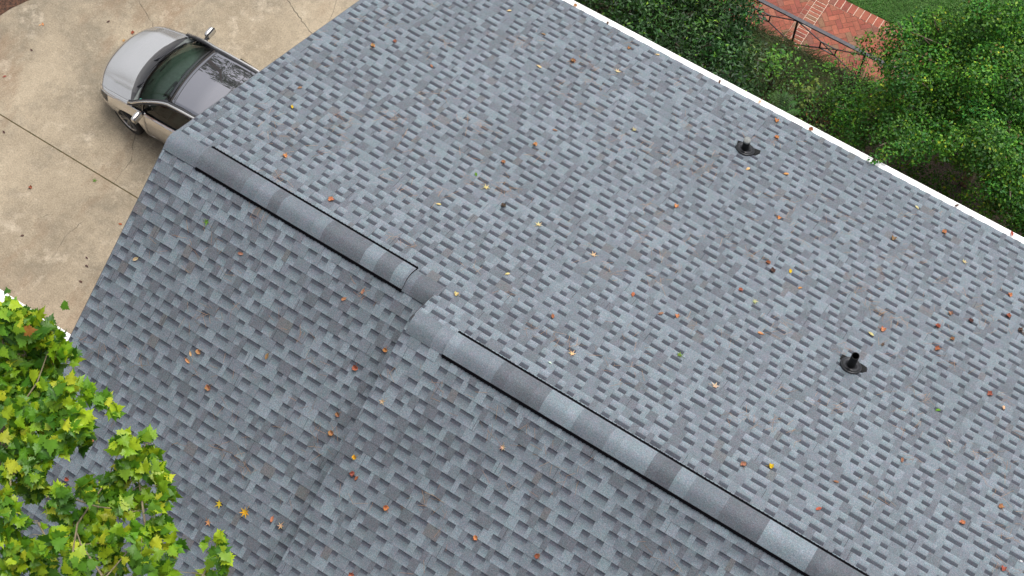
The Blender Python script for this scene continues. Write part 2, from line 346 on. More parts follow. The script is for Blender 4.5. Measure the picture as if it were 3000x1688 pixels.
# ---------------------------------------------------------------- ground, driveway, patio, lawn
def sheet(name, pts, z, mat, kind='structure', parent=None):
    m = MB(); m.poly([(x, y, z) for x, y in pts]); o = m.build(name, mat, parent)
    if kind and not parent: tag(o, kind=kind)
    return o
M_soil = material("mulch_and_soil", (.022, .017, .010), .95, noise=[(3, .4, 4), (30, .55, 4, ((.5, .45, .4), (1.6, 1.35, 1.1)))], bump=(40, .03, 1))
sheet("ground", [(-400, -400), (400, -400), (400, 400), (-400, 400)], G - .13, M_soil)
def concrete():
    m = bpy.data.materials.new("weathered_concrete"); m.use_nodes = True; t = m.node_tree; L = t.links; p = t.nodes['Principled BSDF']; p.inputs['Roughness'].default_value = .93; p.inputs['Specular IOR Level'].default_value = .25
    tc = t.nodes.new("ShaderNodeTexCoord")
    def nz(scale, detail, rough=.6, lo=.35, hi=.65, off=0, stretch=None):
        mp = t.nodes.new("ShaderNodeMapping"); mp.inputs['Location'].default_value = (off, off * .7, 0); L.new(tc.outputs['Object'], mp.inputs[0])
        if stretch: mp.inputs['Scale'].default_value = (*stretch, 1); mp.inputs['Rotation'].default_value = (0, 0, R(20))
        n = t.nodes.new("ShaderNodeTexNoise"); n.inputs['Scale'].default_value = scale; n.inputs['Detail'].default_value = detail; n.inputs['Roughness'].default_value = rough; L.new(mp.outputs[0], n.inputs['Vector'])
        r = t.nodes.new("ShaderNodeMapRange"); r.inputs[1].default_value = lo; r.inputs[2].default_value = hi; L.new(n.outputs['Fac'], r.inputs[0]); return r.outputs[0]
    def mix(f, a, b, mode='MIX', fac=None):
        x = t.nodes.new("ShaderNodeMix"); x.data_type = 'RGBA'; x.blend_type = mode
        if f is not None: L.new(f, x.inputs[0])
        else: x.inputs[0].default_value = fac
        for s, v in ((6, a), (7, b)):
            if isinstance(v, tuple): x.inputs[s].default_value = (*v, 1)
            else: L.new(v, x.inputs[s])
        return x.outputs[2]
    base = mix(nz(.55, 5, .65, .36, .62), lin(*CONC[0]), lin(*CONC[1]))
    base = mix(nz(.75, 6, .74, .46, .70, 7), base, lin(*CONC[2]))          # grey algae blotches
    base = mix(nz(.8, 5, .7, .54, .72, 19, (1, .45)), base, lin(*CONC[3]))     # brown tannin stains
    base = mix(nz(2.2, 6, .7, .56, .72, 31), base, lin(*CONC[4]))
    g = nz(38, 4, .75, .3, .7, 3); fine = mix(g, (.72, .71, .69), (1.26, 1.26, 1.26)); base = mix(None, base, fine, 'MULTIPLY', 1.0)
    g = nz(9, 5, .75, .3, .7, 13); fine = mix(g, (.86, .85, .84), (1.13, 1.13, 1.14)); base = mix(None, base, fine, 'MULTIPLY', 1.0)
    g = nz(130, 2, .6, .3, .7, 3); fine = mix(g, (.80, .80, .80), (1.2, 1.2, 1.2)); base = mix(None, base, fine, 'MULTIPLY', 1.0)
    L.new(base, p.inputs['Base Color'])
    n = t.nodes.new("ShaderNodeTexNoise"); n.inputs['Scale'].default_value = 60; n.inputs['Detail'].default_value = 5; L.new(tc.outputs['Object'], n.inputs['Vector'])
    b = t.nodes.new("ShaderNodeBump"); b.inputs['Distance'].default_value = .004; b.inputs['Strength'].default_value = .5; L.new(n.outputs['Fac'], b.inputs['Height']); L.new(b.outputs[0], p.inputs['Normal'])
    return m
CONC = [(157, 145, 125), (178, 165, 143), (126, 119, 105), (146, 125, 103), (194, 182, 162)]
M_conc = concrete()
jy = 1.415
def slab(name, x0, x1, y0, y1):
    m = MB(); m.box((x0, y0, G - .12), (x1, y1, G)); return m.build(name, M_conc)
drive = slab("driveway", -11, .30, jy + .012, 9.5); tag(drive, kind='structure')
d2 = MB(); d2.box((-11, -1.18, G - .12), (.30, jy - .012, G)); d2.build("driveway_slab", M_conc, drive)
# cracks: thin ribbons with a wandering edge
M_crack = material("crack_dirt", (.12, .10, .075), .95, noise=[(6, .5, 3)])
M_joint = material("joint_dirt", (.11, .09, .055), .95, noise=[(12, .5, 3, ((.6, .7, .4), (1.5, 1.3, 1.2)))])
jd = MB(); jd.box((-11, jy - .012, G - .12), (.3, jy + .012, G - .012)); jd.build("joint_filler", M_joint, drive)
def crack(pts, w, seed):
    rng = random.Random(seed); P = []
    for (a, b), (c, d) in zip(pts, pts[1:]):
        n = max(2, int(math.hypot(c - a, d - b) / .06))
        for i in range(n): P.append((a + (c - a) * i / n + rng.uniform(-.016, .016), b + (d - b) * i / n + rng.uniform(-.016, .016)))
    P.append(pts[-1]); m = MB()
    ws = [w * rng.uniform(.3, 1.3) * (1 - .7 * i / len(P)) for i in range(len(P))]
    for i in range(len(P) - 1):
        dx, dy = P[i + 1][0] - P[i][0], P[i + 1][1] - P[i][1]; l = math.hypot(dx, dy) or 1; nx, ny = -dy / l, dx / l
        m.poly([(P[i][0] + nx * ws[i], P[i][1] + ny * ws[i], G + .004), (P[i][0] - nx * ws[i], P[i][1] - ny * ws[i], G + .004), (P[i + 1][0] - nx * ws[i + 1], P[i + 1][1] - ny * ws[i + 1], G + .004), (P[i + 1][0] + nx * ws[i + 1], P[i + 1][1] + ny * ws[i + 1], G + .004)][::-1])
    return m.build("crack", M_crack, drive)
for i_, (pts_, w_) in enumerate((([(-6.27, 4.6), (-5.97, 4.45), (-5.78, 4.35), (-5.2, 3.9)], .008), ([(-4.6, 6.6), (-4.39, 6.34), (-3.99, 6.06), (-3.57, 5.85), (-3.22, 5.7), (-2.6, 5.3)], .014), ([(-3.8, 7.5), (-3.58, 6.86), (-3.31, 6.59), (-3.19, 6.36), (-3.08, 6.02)], .012),
        ([(-4.55, 2.38), (-4.44, 2.16), (-4.29, 1.93), (-4.28, 1.55), (-4.27, 1.43)], .010), ([(-4.22, .61), (-4.29, .3), (-4.29, .07), (-4.24, -.13), (-4.24, -.39)], .007), ([(-4.82, .35), (-4.88, .22)], .006))): crack(pts_, w_ * .7, i_)
# mulch bed at the far corner of the drive
rng = random.Random(4); pts = []
for i in range(26):
    a = math.pi * 2 * i / 26; pts.append((-9.45 + math.cos(a) * (1.65 + rng.uniform(-.12, .12)), 4.0 + math.sin(a) * (1.65 + rng.uniform(-.12, .12))))
M_mulch = material("pine_bark_mulch", (.075, .042, .026), .95, noise=[(25, .6, 4, ((.4, .4, .4), (1.8, 1.5, 1.4)))], bump=(45, .03, 1))
sheet("mulch_bed", pts, G + .006, M_mulch)
# low brick wall with white coping beside the drive
lw = empty("low_wall", (-4.5, -1.33, G)); tag(lw, "low brick wall with a white coping at the near edge of the driveway, half hidden by leaves", "wall")
m = MB(); m.box((-5.5, -.075, -.1), (4.75, .065, .44)); m.build("brickwork", M_brickw, lw)
m = MB(); m.box((-5.55, -.095, .44), (4.77, .085, .50)); m.build("coping", M_white, lw)
# planting bed / lawn / patio on the far side
sheet("planting_bed", [(.3, 5.2), (XE, 5.2), (XE, 10.02), (.3, 10.02)], G + .004 - .1, M_soil)
M_lawn = material("lawn_turf", (.060, .125, .026), .95, noise=[(2, .25, 4), (25, .35, 4)], bump=(60, .03, 1))
sheet("lawn", [(-3, 11.46), (30, 11.46), (30, 40), (-3, 40)], G - .02, M_lawn)
sheet("side_lawn", [(6.3, 10.0), (30, 10.0), (30, 11.46), (6.3, 11.46)], G - .02, M_lawn)
M_mortar = material("sandy_mortar", (.60, .47, .37), .95, noise=[(30, .25, 3)])
M_pbrick = material("clay_paver", rough=.88, attr=True, noise=[(7, .12, 3), (60, .2, 3)], bump=(90, .004))
PX0, PX1, PY0, PY1 = 1.0, 6.3, 10.0, 11.455
pm = MB(); pm.box((PX0, PY0, G - .1), (PX1, PY1, G - .001)); patio = pm.build("brick_patio", M_mortar); tag(patio, kind='structure')
rng = random.Random(12); pb = MB()
REDS = [lin(174, 97, 76), lin(164, 89, 71), lin(182, 105, 82), lin(158, 87, 72), lin(172, 108, 85), lin(150, 110, 84), lin(150, 96, 80)]
def brickc(): 
    r = rng.random(); c = REDS[rng.randrange(5)] if r < .86 else REDS[5] if r < .94 else REDS[6]; k = rng.uniform(.86, 1.1) * .80; return tuple(v * k for v in c)
def brick_poly(pts):
    c = brickc(); z = G + .006 + rng.uniform(0, .002); pb.poly([(x, y, z) for x, y in pts], c); n = len(pts)
    for i in range(n): pb.poly([(pts[i][0], pts[i][1], z), (pts[i][0], pts[i][1], G - .01), (pts[(i + 1) % n][0], pts[(i + 1) % n][1], G - .01), (pts[(i + 1) % n][0], pts[(i + 1) % n][1], z)][::-1], tuple(v * .8 for v in c))
def clip(poly, x0, x1, y0, y1):
    for ax, lim, sgn in ((0, x0, 1), (0, x1, -1), (1, y0, 1), (1, y1, -1)):
        out = []
        for i in range(len(poly)):
            a, b = poly[i], poly[(i + 1) % len(poly)]; da, db = (a[ax] - lim) * sgn, (b[ax] - lim) * sgn
            if da >= 0: out.append(a)
            if da * db < 0: t_ = da / (da - db); out.append((a[0] + (b[0] - a[0]) * t_, a[1] + (b[1] - a[1]) * t_))
        poly = out
        if len(poly) < 3: return None
    return poly
def herring(x0, x1, y0, y1, gap=.004):
    c45 = math.cos(R(45)); W = .1; cx, cy = (x0 + x1) / 2, (y0 + y1) / 2
    for i in range(-46, 46):
        for j in range(-46, 46):
            k = (i - j) % 4
            if k == 0: r = (i * W, j * W, (i + 2) * W, (j + 1) * W)
            elif k == 3: r = (i * W, j * W - W * 0, (i + 1) * W, (j + 2) * W)
            else: continue
            q = [(r[0] + gap, r[1] + gap), (r[2] - gap, r[1] + gap), (r[2] - gap, r[3] - gap), (r[0] + gap, r[3] - gap)]
            q = [(cx + (a - b) * c45, cy + (a + b) * c45) for a, b in q]
            q = clip(q, x0, x1, y0, y1)
            if q:
                ar = abs(sum(q[a][0] * q[(a + 1) % len(q)][1] - q[(a + 1) % len(q)][0] * q[a][1] for a in range(len(q)))) / 2
                if ar > .0006: brick_poly(q)
jb = MB()
for a_, b_ in ((PX0, 3.90), (4.225, PX1)): jb.poly([(a_, PY0, G + .002), (b_, PY0, G + .002), (b_, 11.238, G + .002), (a_, 11.238, G + .002)])
jb.build("joint_sand", material("dark_joint_sand", (.16, .09, .06), .95), patio)
herring(PX0, 3.90, PY0, 11.235); herring(4.225, PX1, PY0, 11.235)
y = PY0 + .005                                       # band across, mortar joints wide and pale
while y < 11.235:
    brick_poly([(4.01, y), (4.215, y), (4.215, y + .066), (4.01, y + .066)]); y += .084
y = PY0 + .005
while y < 11.235: brick_poly([(3.905, y), (4.0, y), (4.0, y + .10), (3.905, y + .10)]); y += .112
x = PX0 + .01
while x < PX1 - .1: brick_poly([(x, 11.245), (x + .115, 11.245), (x + .115, 11.45), (x, 11.45)]); x += .128
pb.build("paver", M_pbrick, patio)
# iron railing
M_iron = material("dark_iron", (.022, .016, .018), .5, noise=[(30, .4, 3)]); M_rail = material("weathered_rail_paint", (.055, .052, .062), .6, noise=[(14, .35, 4)])
rl = empty("railing", (4.75, 10.05, G)); tag(rl, "dark iron railing with crossed bars and flat handrail along the brick patio", "railing")
m = MB(); m.bar((-3.0, 0, .845), (1.5, 0, .845), .065, .03); m.build("handrail", M_rail, rl)
for px in (-1.95, -.65, .65): m = MB(); m.bar((px, 0, -.02), (px, 0, .835), .032, .032); m.build("post", M_iron, rl)
for cx in (-1.3, 0.0):
    m = MB(); b = .014; a_, h_, lo, hi, ty, by = .15, .09, .10, .80, .57, .385
    for s2 in (-1, 1):
        m.bar((cx + s2 * .65, 0, hi), (cx + s2 * a_, 0, ty), .016); m.bar((cx + s2 * .65, 0, lo), (cx + s2 * a_, 0, by), .016)
        m.bar((cx + s2 * a_, 0, ty), (cx + s2 * a_, 0, by), .022); m.bar((cx + s2 * a_, .0, ty), (cx - s2 * a_, .0, by), .014)
    m.bar((cx - a_, 0, ty), (cx + a_, 0, ty), .018); m.bar((cx - a_, 0, by), (cx + a_, 0, by), .018); m.build("lattice_panel", M_iron, rl)
# small garden fitting and stone beside the patio edge
gl = empty("garden_light", (5.13, 9.98, G)); tag(gl, "small round grey ground light beside the brick patio edge", "garden light")
m = MB(); m.lathe([(.001, .17), (.06, .17), (.075, .155), (.078, .13), (.05, .12)], 20); m.build("lamp_cover", material("grey_metal_cap", (.11, .11, .13), .5), gl, smooth=True)
m = MB(); m.lathe([(.001, .205), (.022, .20), (.026, .168)], 14); m.build("knob", M_iron, gl); m = MB(); m.lathe([(.02, .13), (.02, -.1)], 10); m.build("stem", M_iron, gl)

# ---------------------------------------------------------------- car
def paint_mat():
    m = material("champagne_silver_paint", (.74, .725, .70), .24, metal=.88, coat=.9)
    return m
M_paint = paint_mat()
M_gloss = material("gloss_black", (.006, .006, .008), .06, coat=1)
M_plas = material("black_plastic", (.02, .021, .025), .5, noise=[(30, .2, 2)])
M_chrome = material("chrome_strip", (.75, .75, .77), .12, metal=1)
M_tyre = material("tyre_rubber", (.018, .018, .019), .85, noise=[(40, .2, 2)])
M_alloy = material("alloy_rim", (.5, .5, .5), .3, metal=.9)
M_int = material("dark_interior", (.045, .047, .048), .85, noise=[(12, .15, 3)]); M_dash = material("dashboard_vinyl", (.11, .125, .118), .7, noise=[(20, .15, 2)])
def glass_mat(name, tint, refl=1.0, rough=.0):
    m = bpy.data.materials.new(name); m.use_nodes = True; t = m.node_tree; t.nodes.clear(); L = t.links
    o = t.nodes.new("ShaderNodeOutputMaterial"); tr = t.nodes.new("ShaderNodeBsdfTransparent"); tr.inputs[0].default_value = (*tint, 1)
    g = t.nodes.new("ShaderNodeBsdfGlossy"); g.inputs['Roughness'].default_value = rough; fr = t.nodes.new("ShaderNodeFresnel"); fr.inputs[0].default_value = 1.5
    mx = t.nodes.new("ShaderNodeMixShader"); L.new(fr.outputs[0], mx.inputs[0]); L.new(tr.outputs[0], mx.inputs[1]); L.new(g.outputs[0], mx.inputs[2]); L.new(mx.outputs[0], o.inputs[0]); return m
M_wind = glass_mat("green_windscreen_glass", (.56, .72, .62)); M_side = glass_mat("tinted_side_glass", (.28, .30, .28))
M_pano = material("panoramic_roof_glass", (.31, .31, .335), .015, metal=.9, coat=1)
car = empty("parked_car", (-5.53 + 2.3, 3.28, G)); tag(car, "silver beige car with a black glass roof parked nose out beside the house", "car")
WT = [(0, .76), (.12, .81), (.3, .85), (.8, .882), (1.6, .90), (3.2, .90), (4.2, .86), (4.62, .74)]
ZS = [(0, .64), (.1, .72), (.4, .80), (1.0, .915), (1.6, .955), (3.2, .99), (4.3, 1.02), (4.62, .96)]
BD = [(0, .24), (.5, .18), (1.0, .10), (1.6, 0), (3.6, 0), (4.2, -.08), (4.62, -.30)]
def arch(s):
    z = .2
    for c_ in (.88, 3.60):
        if abs(s - c_) < .37: z = max(z, .33 + math.sqrt(.37 ** 2 - (s - c_) ** 2))
    return z
def side(s, z, sd, inset=0.0):
    w = lerp(WT, s); zs = lerp(ZS, s)
    if z > .5: w *= 1 - .06 * min(1, (z - .5) / max(.05, zs - .5)) ** 2
    else: w *= 1 - .05 * ((.5 - z) / .3) ** 2
    w += .012 * math.exp(-((z - (zs - .16)) / .035) ** 2)          # shoulder crease
    for c_ in (.88, 3.60):                                          # flared arches
        d = math.hypot(s - c_, z - .33); w += .018 * math.exp(-((d - .37) / .07) ** 2)
    w -= inset
    return (s + lerp(BD, s) - 2.3, sd * w, z)
def side_panel(name, s0, s1, parent, sd, ztop=None, zlo=None, mat=None, n=18, inset=0, solid=.012):
    m = MB(); ss = lin_space(s0, s1, n)
    def f(s, v):
        lo = max(arch(s), zlo or 0); hi = (ztop if ztop else lerp(ZS, s)); return side(s, lo + (hi - lo) * v, sd, inset)
    m.grid(f, ss, lin_space(0, 1, 10)); o = m.build(name, mat or M_paint, parent, smooth=True, merge=1e-4, solid=solid)
    return o
def crown(s): return lerp([(0, .02), (.08, .05), (.3, .075), (.8, .10), (1.2, .10)], s)
def top(s, u):
    zs = lerp(ZS, s); ye = abs(side(s, zs, 1)[1]); a = abs(u)
    z = zs + crown(s) * (1 - a ** 3.2) + .010 * math.exp(-((a - .72) / .06) ** 2) * min(1, s / .4)
    return (s + lerp(BD, s) * a ** 2.4 - 2.3, u * ye, z)
def ck(u): return .80 + .15 * u * u
# body shell: fenders, quarter panels, nose and tail joined in one mesh
def cp(i): return MB()
b = MB()
for sd in (-1, 1):
    for s0, s1, n in ((0.0, 1.30, 30), (3.30, 4.62, 26)):
        def f(s, v): lo = arch(s); return side(s, lo + (lerp(ZS, s) - lo) * v, sd)
        b.grid(f, lin_space(s0, s1, n), lin_space(0, 1, 10))
    b.grid(lambda s, v: side(s, .14 + .16 * v, sd), lin_space(1.28, 3.2, 10), [0, 1])
    b.grid(lambda s, u: top(s, sd * u), lin_space(0, 1.0, 16), [.925, .95, .975, 1.0])        # fender tops outside the bonnet
def nose(u, v):
    z = .2 + (.64 - .2) * v; a = abs(u); w = side(0, z, 1)[1]
    return (.24 * a ** 2.4 - .05 * math.sin(math.pi * (v * .8 + .1)) - 2.3 + .03, u * w, z)
b.grid(nose, lin_space(-1, 1, 20), lin_space(0, 1, 8))
b.grid(lambda u, v: (top(0, u)[0] * 1 + .0, top(0, u)[1], top(0, u)[2]) if v > .5 else nose(u, 1), lin_space(-1, 1, 20), [0, 1])
def tail(u, v):
    z = .22 + (.96 - .22) * v; w = side(4.62, z, 1)[1]; return (4.62 - .30 * abs(u) ** 2.4 + .03 * math.sin(math.pi * v) - 2.3, u * w, z)
b.grid(tail, lin_space(-1, 1, 20), lin_space(0, 1, 8))
b.grid(lambda u, v: (tail(u, 1)[0] * (1 - v) + (3.95 - 2.3) * v, tail(u, 1)[1] * (1 - v) + u * .80 * v, .96 * (1 - v) + 1.03 * v), lin_space(-1, 1, 16), lin_space(0, 1, 5))
body = b.build("body", M_paint, car, smooth=True, merge=1e-3, solid=.012)
m = MB(); m.grid(lambda t_, u: top(.012 + t_ * (ck(u) - .012), u), lin_space(0, 1, 20), lin_space(-.918, .918, 32))
m.build("bonnet", M_paint, car, smooth=True, merge=1e-4)
m = MB(); m.box((-1.9, -.60, .18), (1.9, .60, .30)); m.grid(lambda s, u: (top(s, u)[0], top(s, u)[1] * .96, top(s, u)[2] - .03), lin_space(.03, 1.02, 8), lin_space(-1, 1, 12)); m.build("underbody", M_plas, car)
for sd in (-1, 1):
    d = side_panel("door", 1.308, 2.335, car, sd); h = MB(); h.tube([side(2.12, .80, sd, -.02), side(2.2, .805, sd, -.035), side(2.30, .80, sd, -.02)], .014); h.build("handle", M_chrome, d, smooth=True)
    d = side_panel("door", 2.347, 3.292, car, sd); h = MB(); h.tube([side(3.05, .83, sd, -.02), side(3.13, .835, sd, -.035), side(3.22, .83, sd, -.02)], .014); h.build("handle", M_chrome, d, smooth=True)
# cowl panel under the wipers
def wk(u): return .965 + .125 * u * u
m = MB(); us = lin_space(-.93, .93, 28)
def cow(v, u):
    s = ck(u) + (wk(u) - ck(u) + .02) * v; t_ = top(.95, u); return (s + .0 - 2.3 + .10 * abs(u) ** 2.4, t_[1] * (1 - .05 * v), t_[2] - .022 - .012 * math.sin(math.pi * v))
m.grid(cow, lin_space(0, 1, 6), us)
for k in range(1, 6):
    for a_, b_ in zip(us, us[1:]): m.bar(cow(k / 6, a_), cow(k / 6, b_), .006, .010)
m.build("cowl", M_plas, car)
# glasshouse
def wbase(u): t_ = top(.95, u * .90); return Vector((wk(u) + .10 * abs(u) ** 2.4 - 2.3, u * .785, t_[2] - .012 * (1 - u * u) + .0))
def wtop(u): return Vector((1.80 + .05 * u * u - 2.3, u * .620, 1.425 + .050 * (1 - u * u)))
def wind(v, u):
    p = wbase(u).lerp(wtop(u), v); n_ = Vector((-.45, 0, .9)); return tuple(p + n_ * .035 * math.sin(math.pi * v) )
vs_, us_ = lin_space(0, 1, 20), lin_space(-1, 1, 30)
m = MB(); m.grid(wind, vs_, us_, mi=lambda a, b, c, d: 1 if (a < .049 or b > .951 or abs(c) > .93 and abs(d) > .93 or abs(c) > .999 or abs(d) > .999) else 0)
ws_ = m.build("windscreen", None, car, smooth=True, merge=1e-4, mats=[M_wind, M_gloss])
def inspect():
    n_ = 14; q = []
    for k in range(n_):
        a = 2 * math.pi * k / n_; v = .085 + .055 * math.sin(a); u = -.895 + .042 * math.cos(a); p = Vector(wind(v, u)) + Vector((-.45, 0, .9)) * .006; q.append(tuple(p))
    m = MB(); m.poly(q); return m.build("sticker", material("teal_sticker", lin(95, 190, 170), .5), ws_)
inspect()
def rtop(s, u):
    ye = .620 - .02 * max(0, (s - 3.0)); z = 1.425 + .050 * (1 - u * u) + lerp([(1.8, 0), (2.3, .035), (2.9, .04), (3.5, .0), (4.0, -.08)], s); return (s + .05 * u * u - 2.3, u * ye, z)
m = MB(); m.grid(rtop, lin_space(1.815, 3.95, 26), lin_space(-.97, .97, 20)); m.build("roof_glass", M_pano, car, smooth=True, merge=1e-4, solid=.01)
for s_ in (1.90, 2.62):
    m = MB()
    for a_, b_ in zip(lin_space(-.97, .97, 16), lin_space(-.97, .97, 16)[1:]): p, q = Vector(rtop(s_, a_)), Vector(rtop(s_, b_)); m.bar(p + Vector((0, 0, .001)), q + Vector((0, 0, .001)), .010, .004)
    m.build("roof_seam", M_plas, car)
def can(s, sd):                     # outer rail from pillar foot over the roof to the tail
    tab_y = [(1.06, .812), (1.45, .728), (1.82, .655), (2.3, .648), (3.2, .64), (3.8, .65), (4.35, .74)]
    tab_z = [(1.06, .965), (1.25, 1.12), (1.45, 1.24), (1.65, 1.345), (1.82, 1.40), (2.1, 1.435), (2.6, 1.45), (3.2, 1.43), (3.8, 1.32), (4.35, 1.02)]
    return (s - 2.3, sd * lerp(tab_y, s), lerp(tab_z, s))
for sd in (-1, 1):
    ss = lin_space(1.02, 4.35, 40)
    m = MB(); m.tube([can(s, sd) for s in ss], .022, 10); m.build("roof_rail", M_paint, car, smooth=True, merge=1e-4)
    m = MB(); m.tube([(can(s, sd)[0], can(s, sd)[1] - sd * .032, can(s, sd)[2] + .004) for s in ss], .022, 6); m.tube([(can(s, sd)[0], can(s, sd)[1] + sd * .020, can(s, sd)[2] - .028) for s in ss], .018, 6); m.build("rail_gasket", M_plas, car)
    def belt(s): p = side(s, lerp(ZS, s), sd, .03); return (p[0] - (0 if s > 1.6 else 0), p[1], p[2] + .012)
    for nm, a0, a1 in (("side_window", 1.10, 2.30), ("side_window", 2.40, 3.60)):
        m = MB()
        def sw(s, v):
            b_ = Vector(belt(s)); st = s if s > 1.9 else 1.1 + (s - 1.1) * 1.0
            t_ = Vector(can(max(st, 1.10) + (0.0), sd)) + Vector((0, 0, -.03)); return tuple(b_.lerp(t_, v) + Vector((0, sd * .012 * math.sin(math.pi * v), 0)))
        m.grid(sw, lin_space(a0, a1, 14), lin_space(0, 1, 6)); m.build(nm, M_side, car, smooth=True, merge=1e-4)
    for s_, w_ in ((2.35, .10), (3.66, .12)):
        m = MB(); b_ = Vector(belt(s_)); t_ = Vector(can(s_, sd)); m.bar(b_ + Vector((0, sd * .008, 0)), t_ + Vector((0, 0, -.02)), w_, .02, upv=(1, 0, 0)); m.build("pillar", M_gloss, car)
    m = MB(); m.bar(belt(1.28), can(1.36, sd), .05, .02, upv=(1, 0, 0)); m.build("pillar", M_gloss, car)
    m = MB(); m.tube([tuple(Vector(belt(s)) + Vector((0, sd * .022, -.004))) for s in lin_space(1.22, 3.75, 24)], .010, 6); m.build("belt_strip", M_chrome, car, smooth=True)
    m = MB(); m.grid(lambda s, v: (lambda b_: (b_[0], b_[1] - sd * .10 * v, b_[2] - .005))(belt(s)), lin_space(1.05, 4.2, 20), [0, 1]); m.build("window_sill", M_plas, car)
m = MB(); m.grid(lambda v, u: tuple(Vector(rtop(3.97, u * .96)).lerp(Vector((4.42 - 2.3 - .05 * u * u, u * .70, 1.035)), v) + Vector((.03, 0, .03)) * math.sin(math.pi * v)), lin_space(0, 1, 8), lin_space(-1, 1, 16)); m.build("rear_window", M_side, car, smooth=True, merge=1e-4)
# lamps, grille, mirrors, wipers
for sd in (-1, 1):
    m = MB(); m.grid(lambda s, v: (lambda q: (q[0] - .004, q[1] + sd * .004, q[2]))(side(s, .56 + v * (lerp(ZS, s) - .575), sd)), lin_space(.005, .30, 8), lin_space(0, 1, 4)); m.build("headlight", glass_mat("lamp_glass", (.75, .78, .8)), car, smooth=True)
    m = MB(); m.grid(lambda s, v: (lambda q: (q[0], q[1] + sd * .004, q[2]))(side(s, .70 + v * .22, sd)), lin_space(4.30, 4.61, 8), lin_space(0, 1, 4)); m.build("tail_light", material("red_lens", (.35, .01, .01), .15, coat=1), car, smooth=True)
    # mirror
    fx = 1.38 - 2.3; y0 = .845; m = MB()
    n1, n2 = 12, 10
    def mir(i, j):
        a = math.pi * 2 * i / n1; b_ = math.pi * j / n2; cx_ = fx - .01; cy_ = sd * (y0 + .15)
        cc = lambda x_: math.copysign(abs(x_) ** .55, x_)
        return (cx_ + .054 * cc(math.sin(b_) * math.cos(a)) * (1 if math.cos(a) < 0 else .55), cy_ + sd * .104 * cc(math.cos(b_)), 1.045 + .068 * cc(math.sin(b_) * math.sin(a)))
    m.grid(mir, list(range(n1 + 1)), list(range(n2 + 1))); mo = m.build("mirror", M_paint, car, smooth=True, merge=1e-4)
    m = MB(); m.bar((fx, sd * (y0 - .03), .985), (fx - .01, sd * (y0 + .09), 1.01), .06, .035); m.box((fx + .020, sd * (y0 + .15) - .096, .985), (fx + .036, sd * (y0 + .15) + .096, 1.104)); m.build("mirror_mount", M_gloss, mo)
    m = MB(); m.box((fx + .037, sd * (y0 + .15) - .086, .995), (fx + .040, sd * (y0 + .15) + .086, 1.094)); m.build("mirror_glass", material("mirror_glass_face", (.6, .62, .65), .03, metal=1), mo)
def wiper(p0, p1, k):
    m = MB(); pts = []
    for i in range(13):
        t_ = i / 12; u = p0[1] + (p1[1] - p0[1]) * t_; v = p0[0] + (p1[0] - p0[0]) * t_; pts.append(tuple(Vector(wind(v, u)) + Vector((-.45, 0, .9)) * .022))
    m.tube(pts, .009, 6); mid = pts[6]; m.tube([tuple(Vector(wind(-.16, k)) + Vector((0, 0, .03))), tuple(Vector(wind(.0, (k * 2 + p0[1] + p1[1]) / 4)) + Vector((0, 0, .045))), tuple(Vector(mid) + Vector((0, 0, .012)))], .013, 6)
    m.build("wiper", M_plas, car)
wiper((.03, -.93), (.10, -.05), -.62); wiper((.03, -.18), (.10, .80), .05)
gr = MB()
for k in range(5): gr.grid(lambda u, v: (lambda q: (q[0] - .008, q[1], q[2]))(nose(u, (.45 + k * .09 + v * .05))), lin_space(-.5, .5, 10), [0, 1])
gr.build("grille", M_gloss, car)
m = MB(); m.grid(lambda u, v: (lambda q: (q[0] - .006, q[1], q[2]))(nose(u, .02 + v * .22)), lin_space(-.75, .75, 12), [0, 1]); m.build("bumper_intake", M_plas, car)
# wheels
def wheel(s, sd, steer):
    e = MB(); R_ = .332
    e.lathe([(R_ - .10, -.10), (R_ - .03, -.112), (R_ - .006, -.095), (R_, -.06), (R_, .06), (R_ - .006, .095), (R_ - .03, .112), (R_ - .10, .10)], 40, axis='y')
    t_ = e.build("tyre", M_tyre, None, smooth=True, merge=1e-4)
    w_ = empty("wheel", (s - 2.3, sd * .785, R_)); w_.parent = car; w_.rotation_euler = (0, 0, steer); t_.parent = w_
    r = MB(); o = sd
    r.lathe([(R_ - .095, .103 * o), (R_ - .115, .085 * o), (R_ - .125, .0), (R_ - .125, -.09)], 36, axis='y'); r.lathe([(.001, .07 * o), (.05, .072 * o), (.055, .05 * o)], 20, axis='y')
    for k in range(10):
        a = 2 * math.pi * k / 10 + (.10 if k % 2 else -.10); c_, s_ = math.cos(a), math.sin(a)
        r.bar((.04 * c_, .062 * o, .04 * s_), ((R_ - .11) * c_, .088 * o, (R_ - .11) * s_), .022, .02, upv=(0, 1, 0))
    r.build("rim", M_alloy, w_)
    d_ = MB(); d_.lathe([(.001, .02 * o), (.15, .02 * o), (.15, .0)], 24, axis='y'); d_.build("brake_disc", material("brake_steel", (.12, .11, .10), .5, metal=.8), w_)
for s_, st_ in ((.88, R(-9)), (3.60, 0)):
    for sd in (-1, 1): wheel(s_, sd, st_)
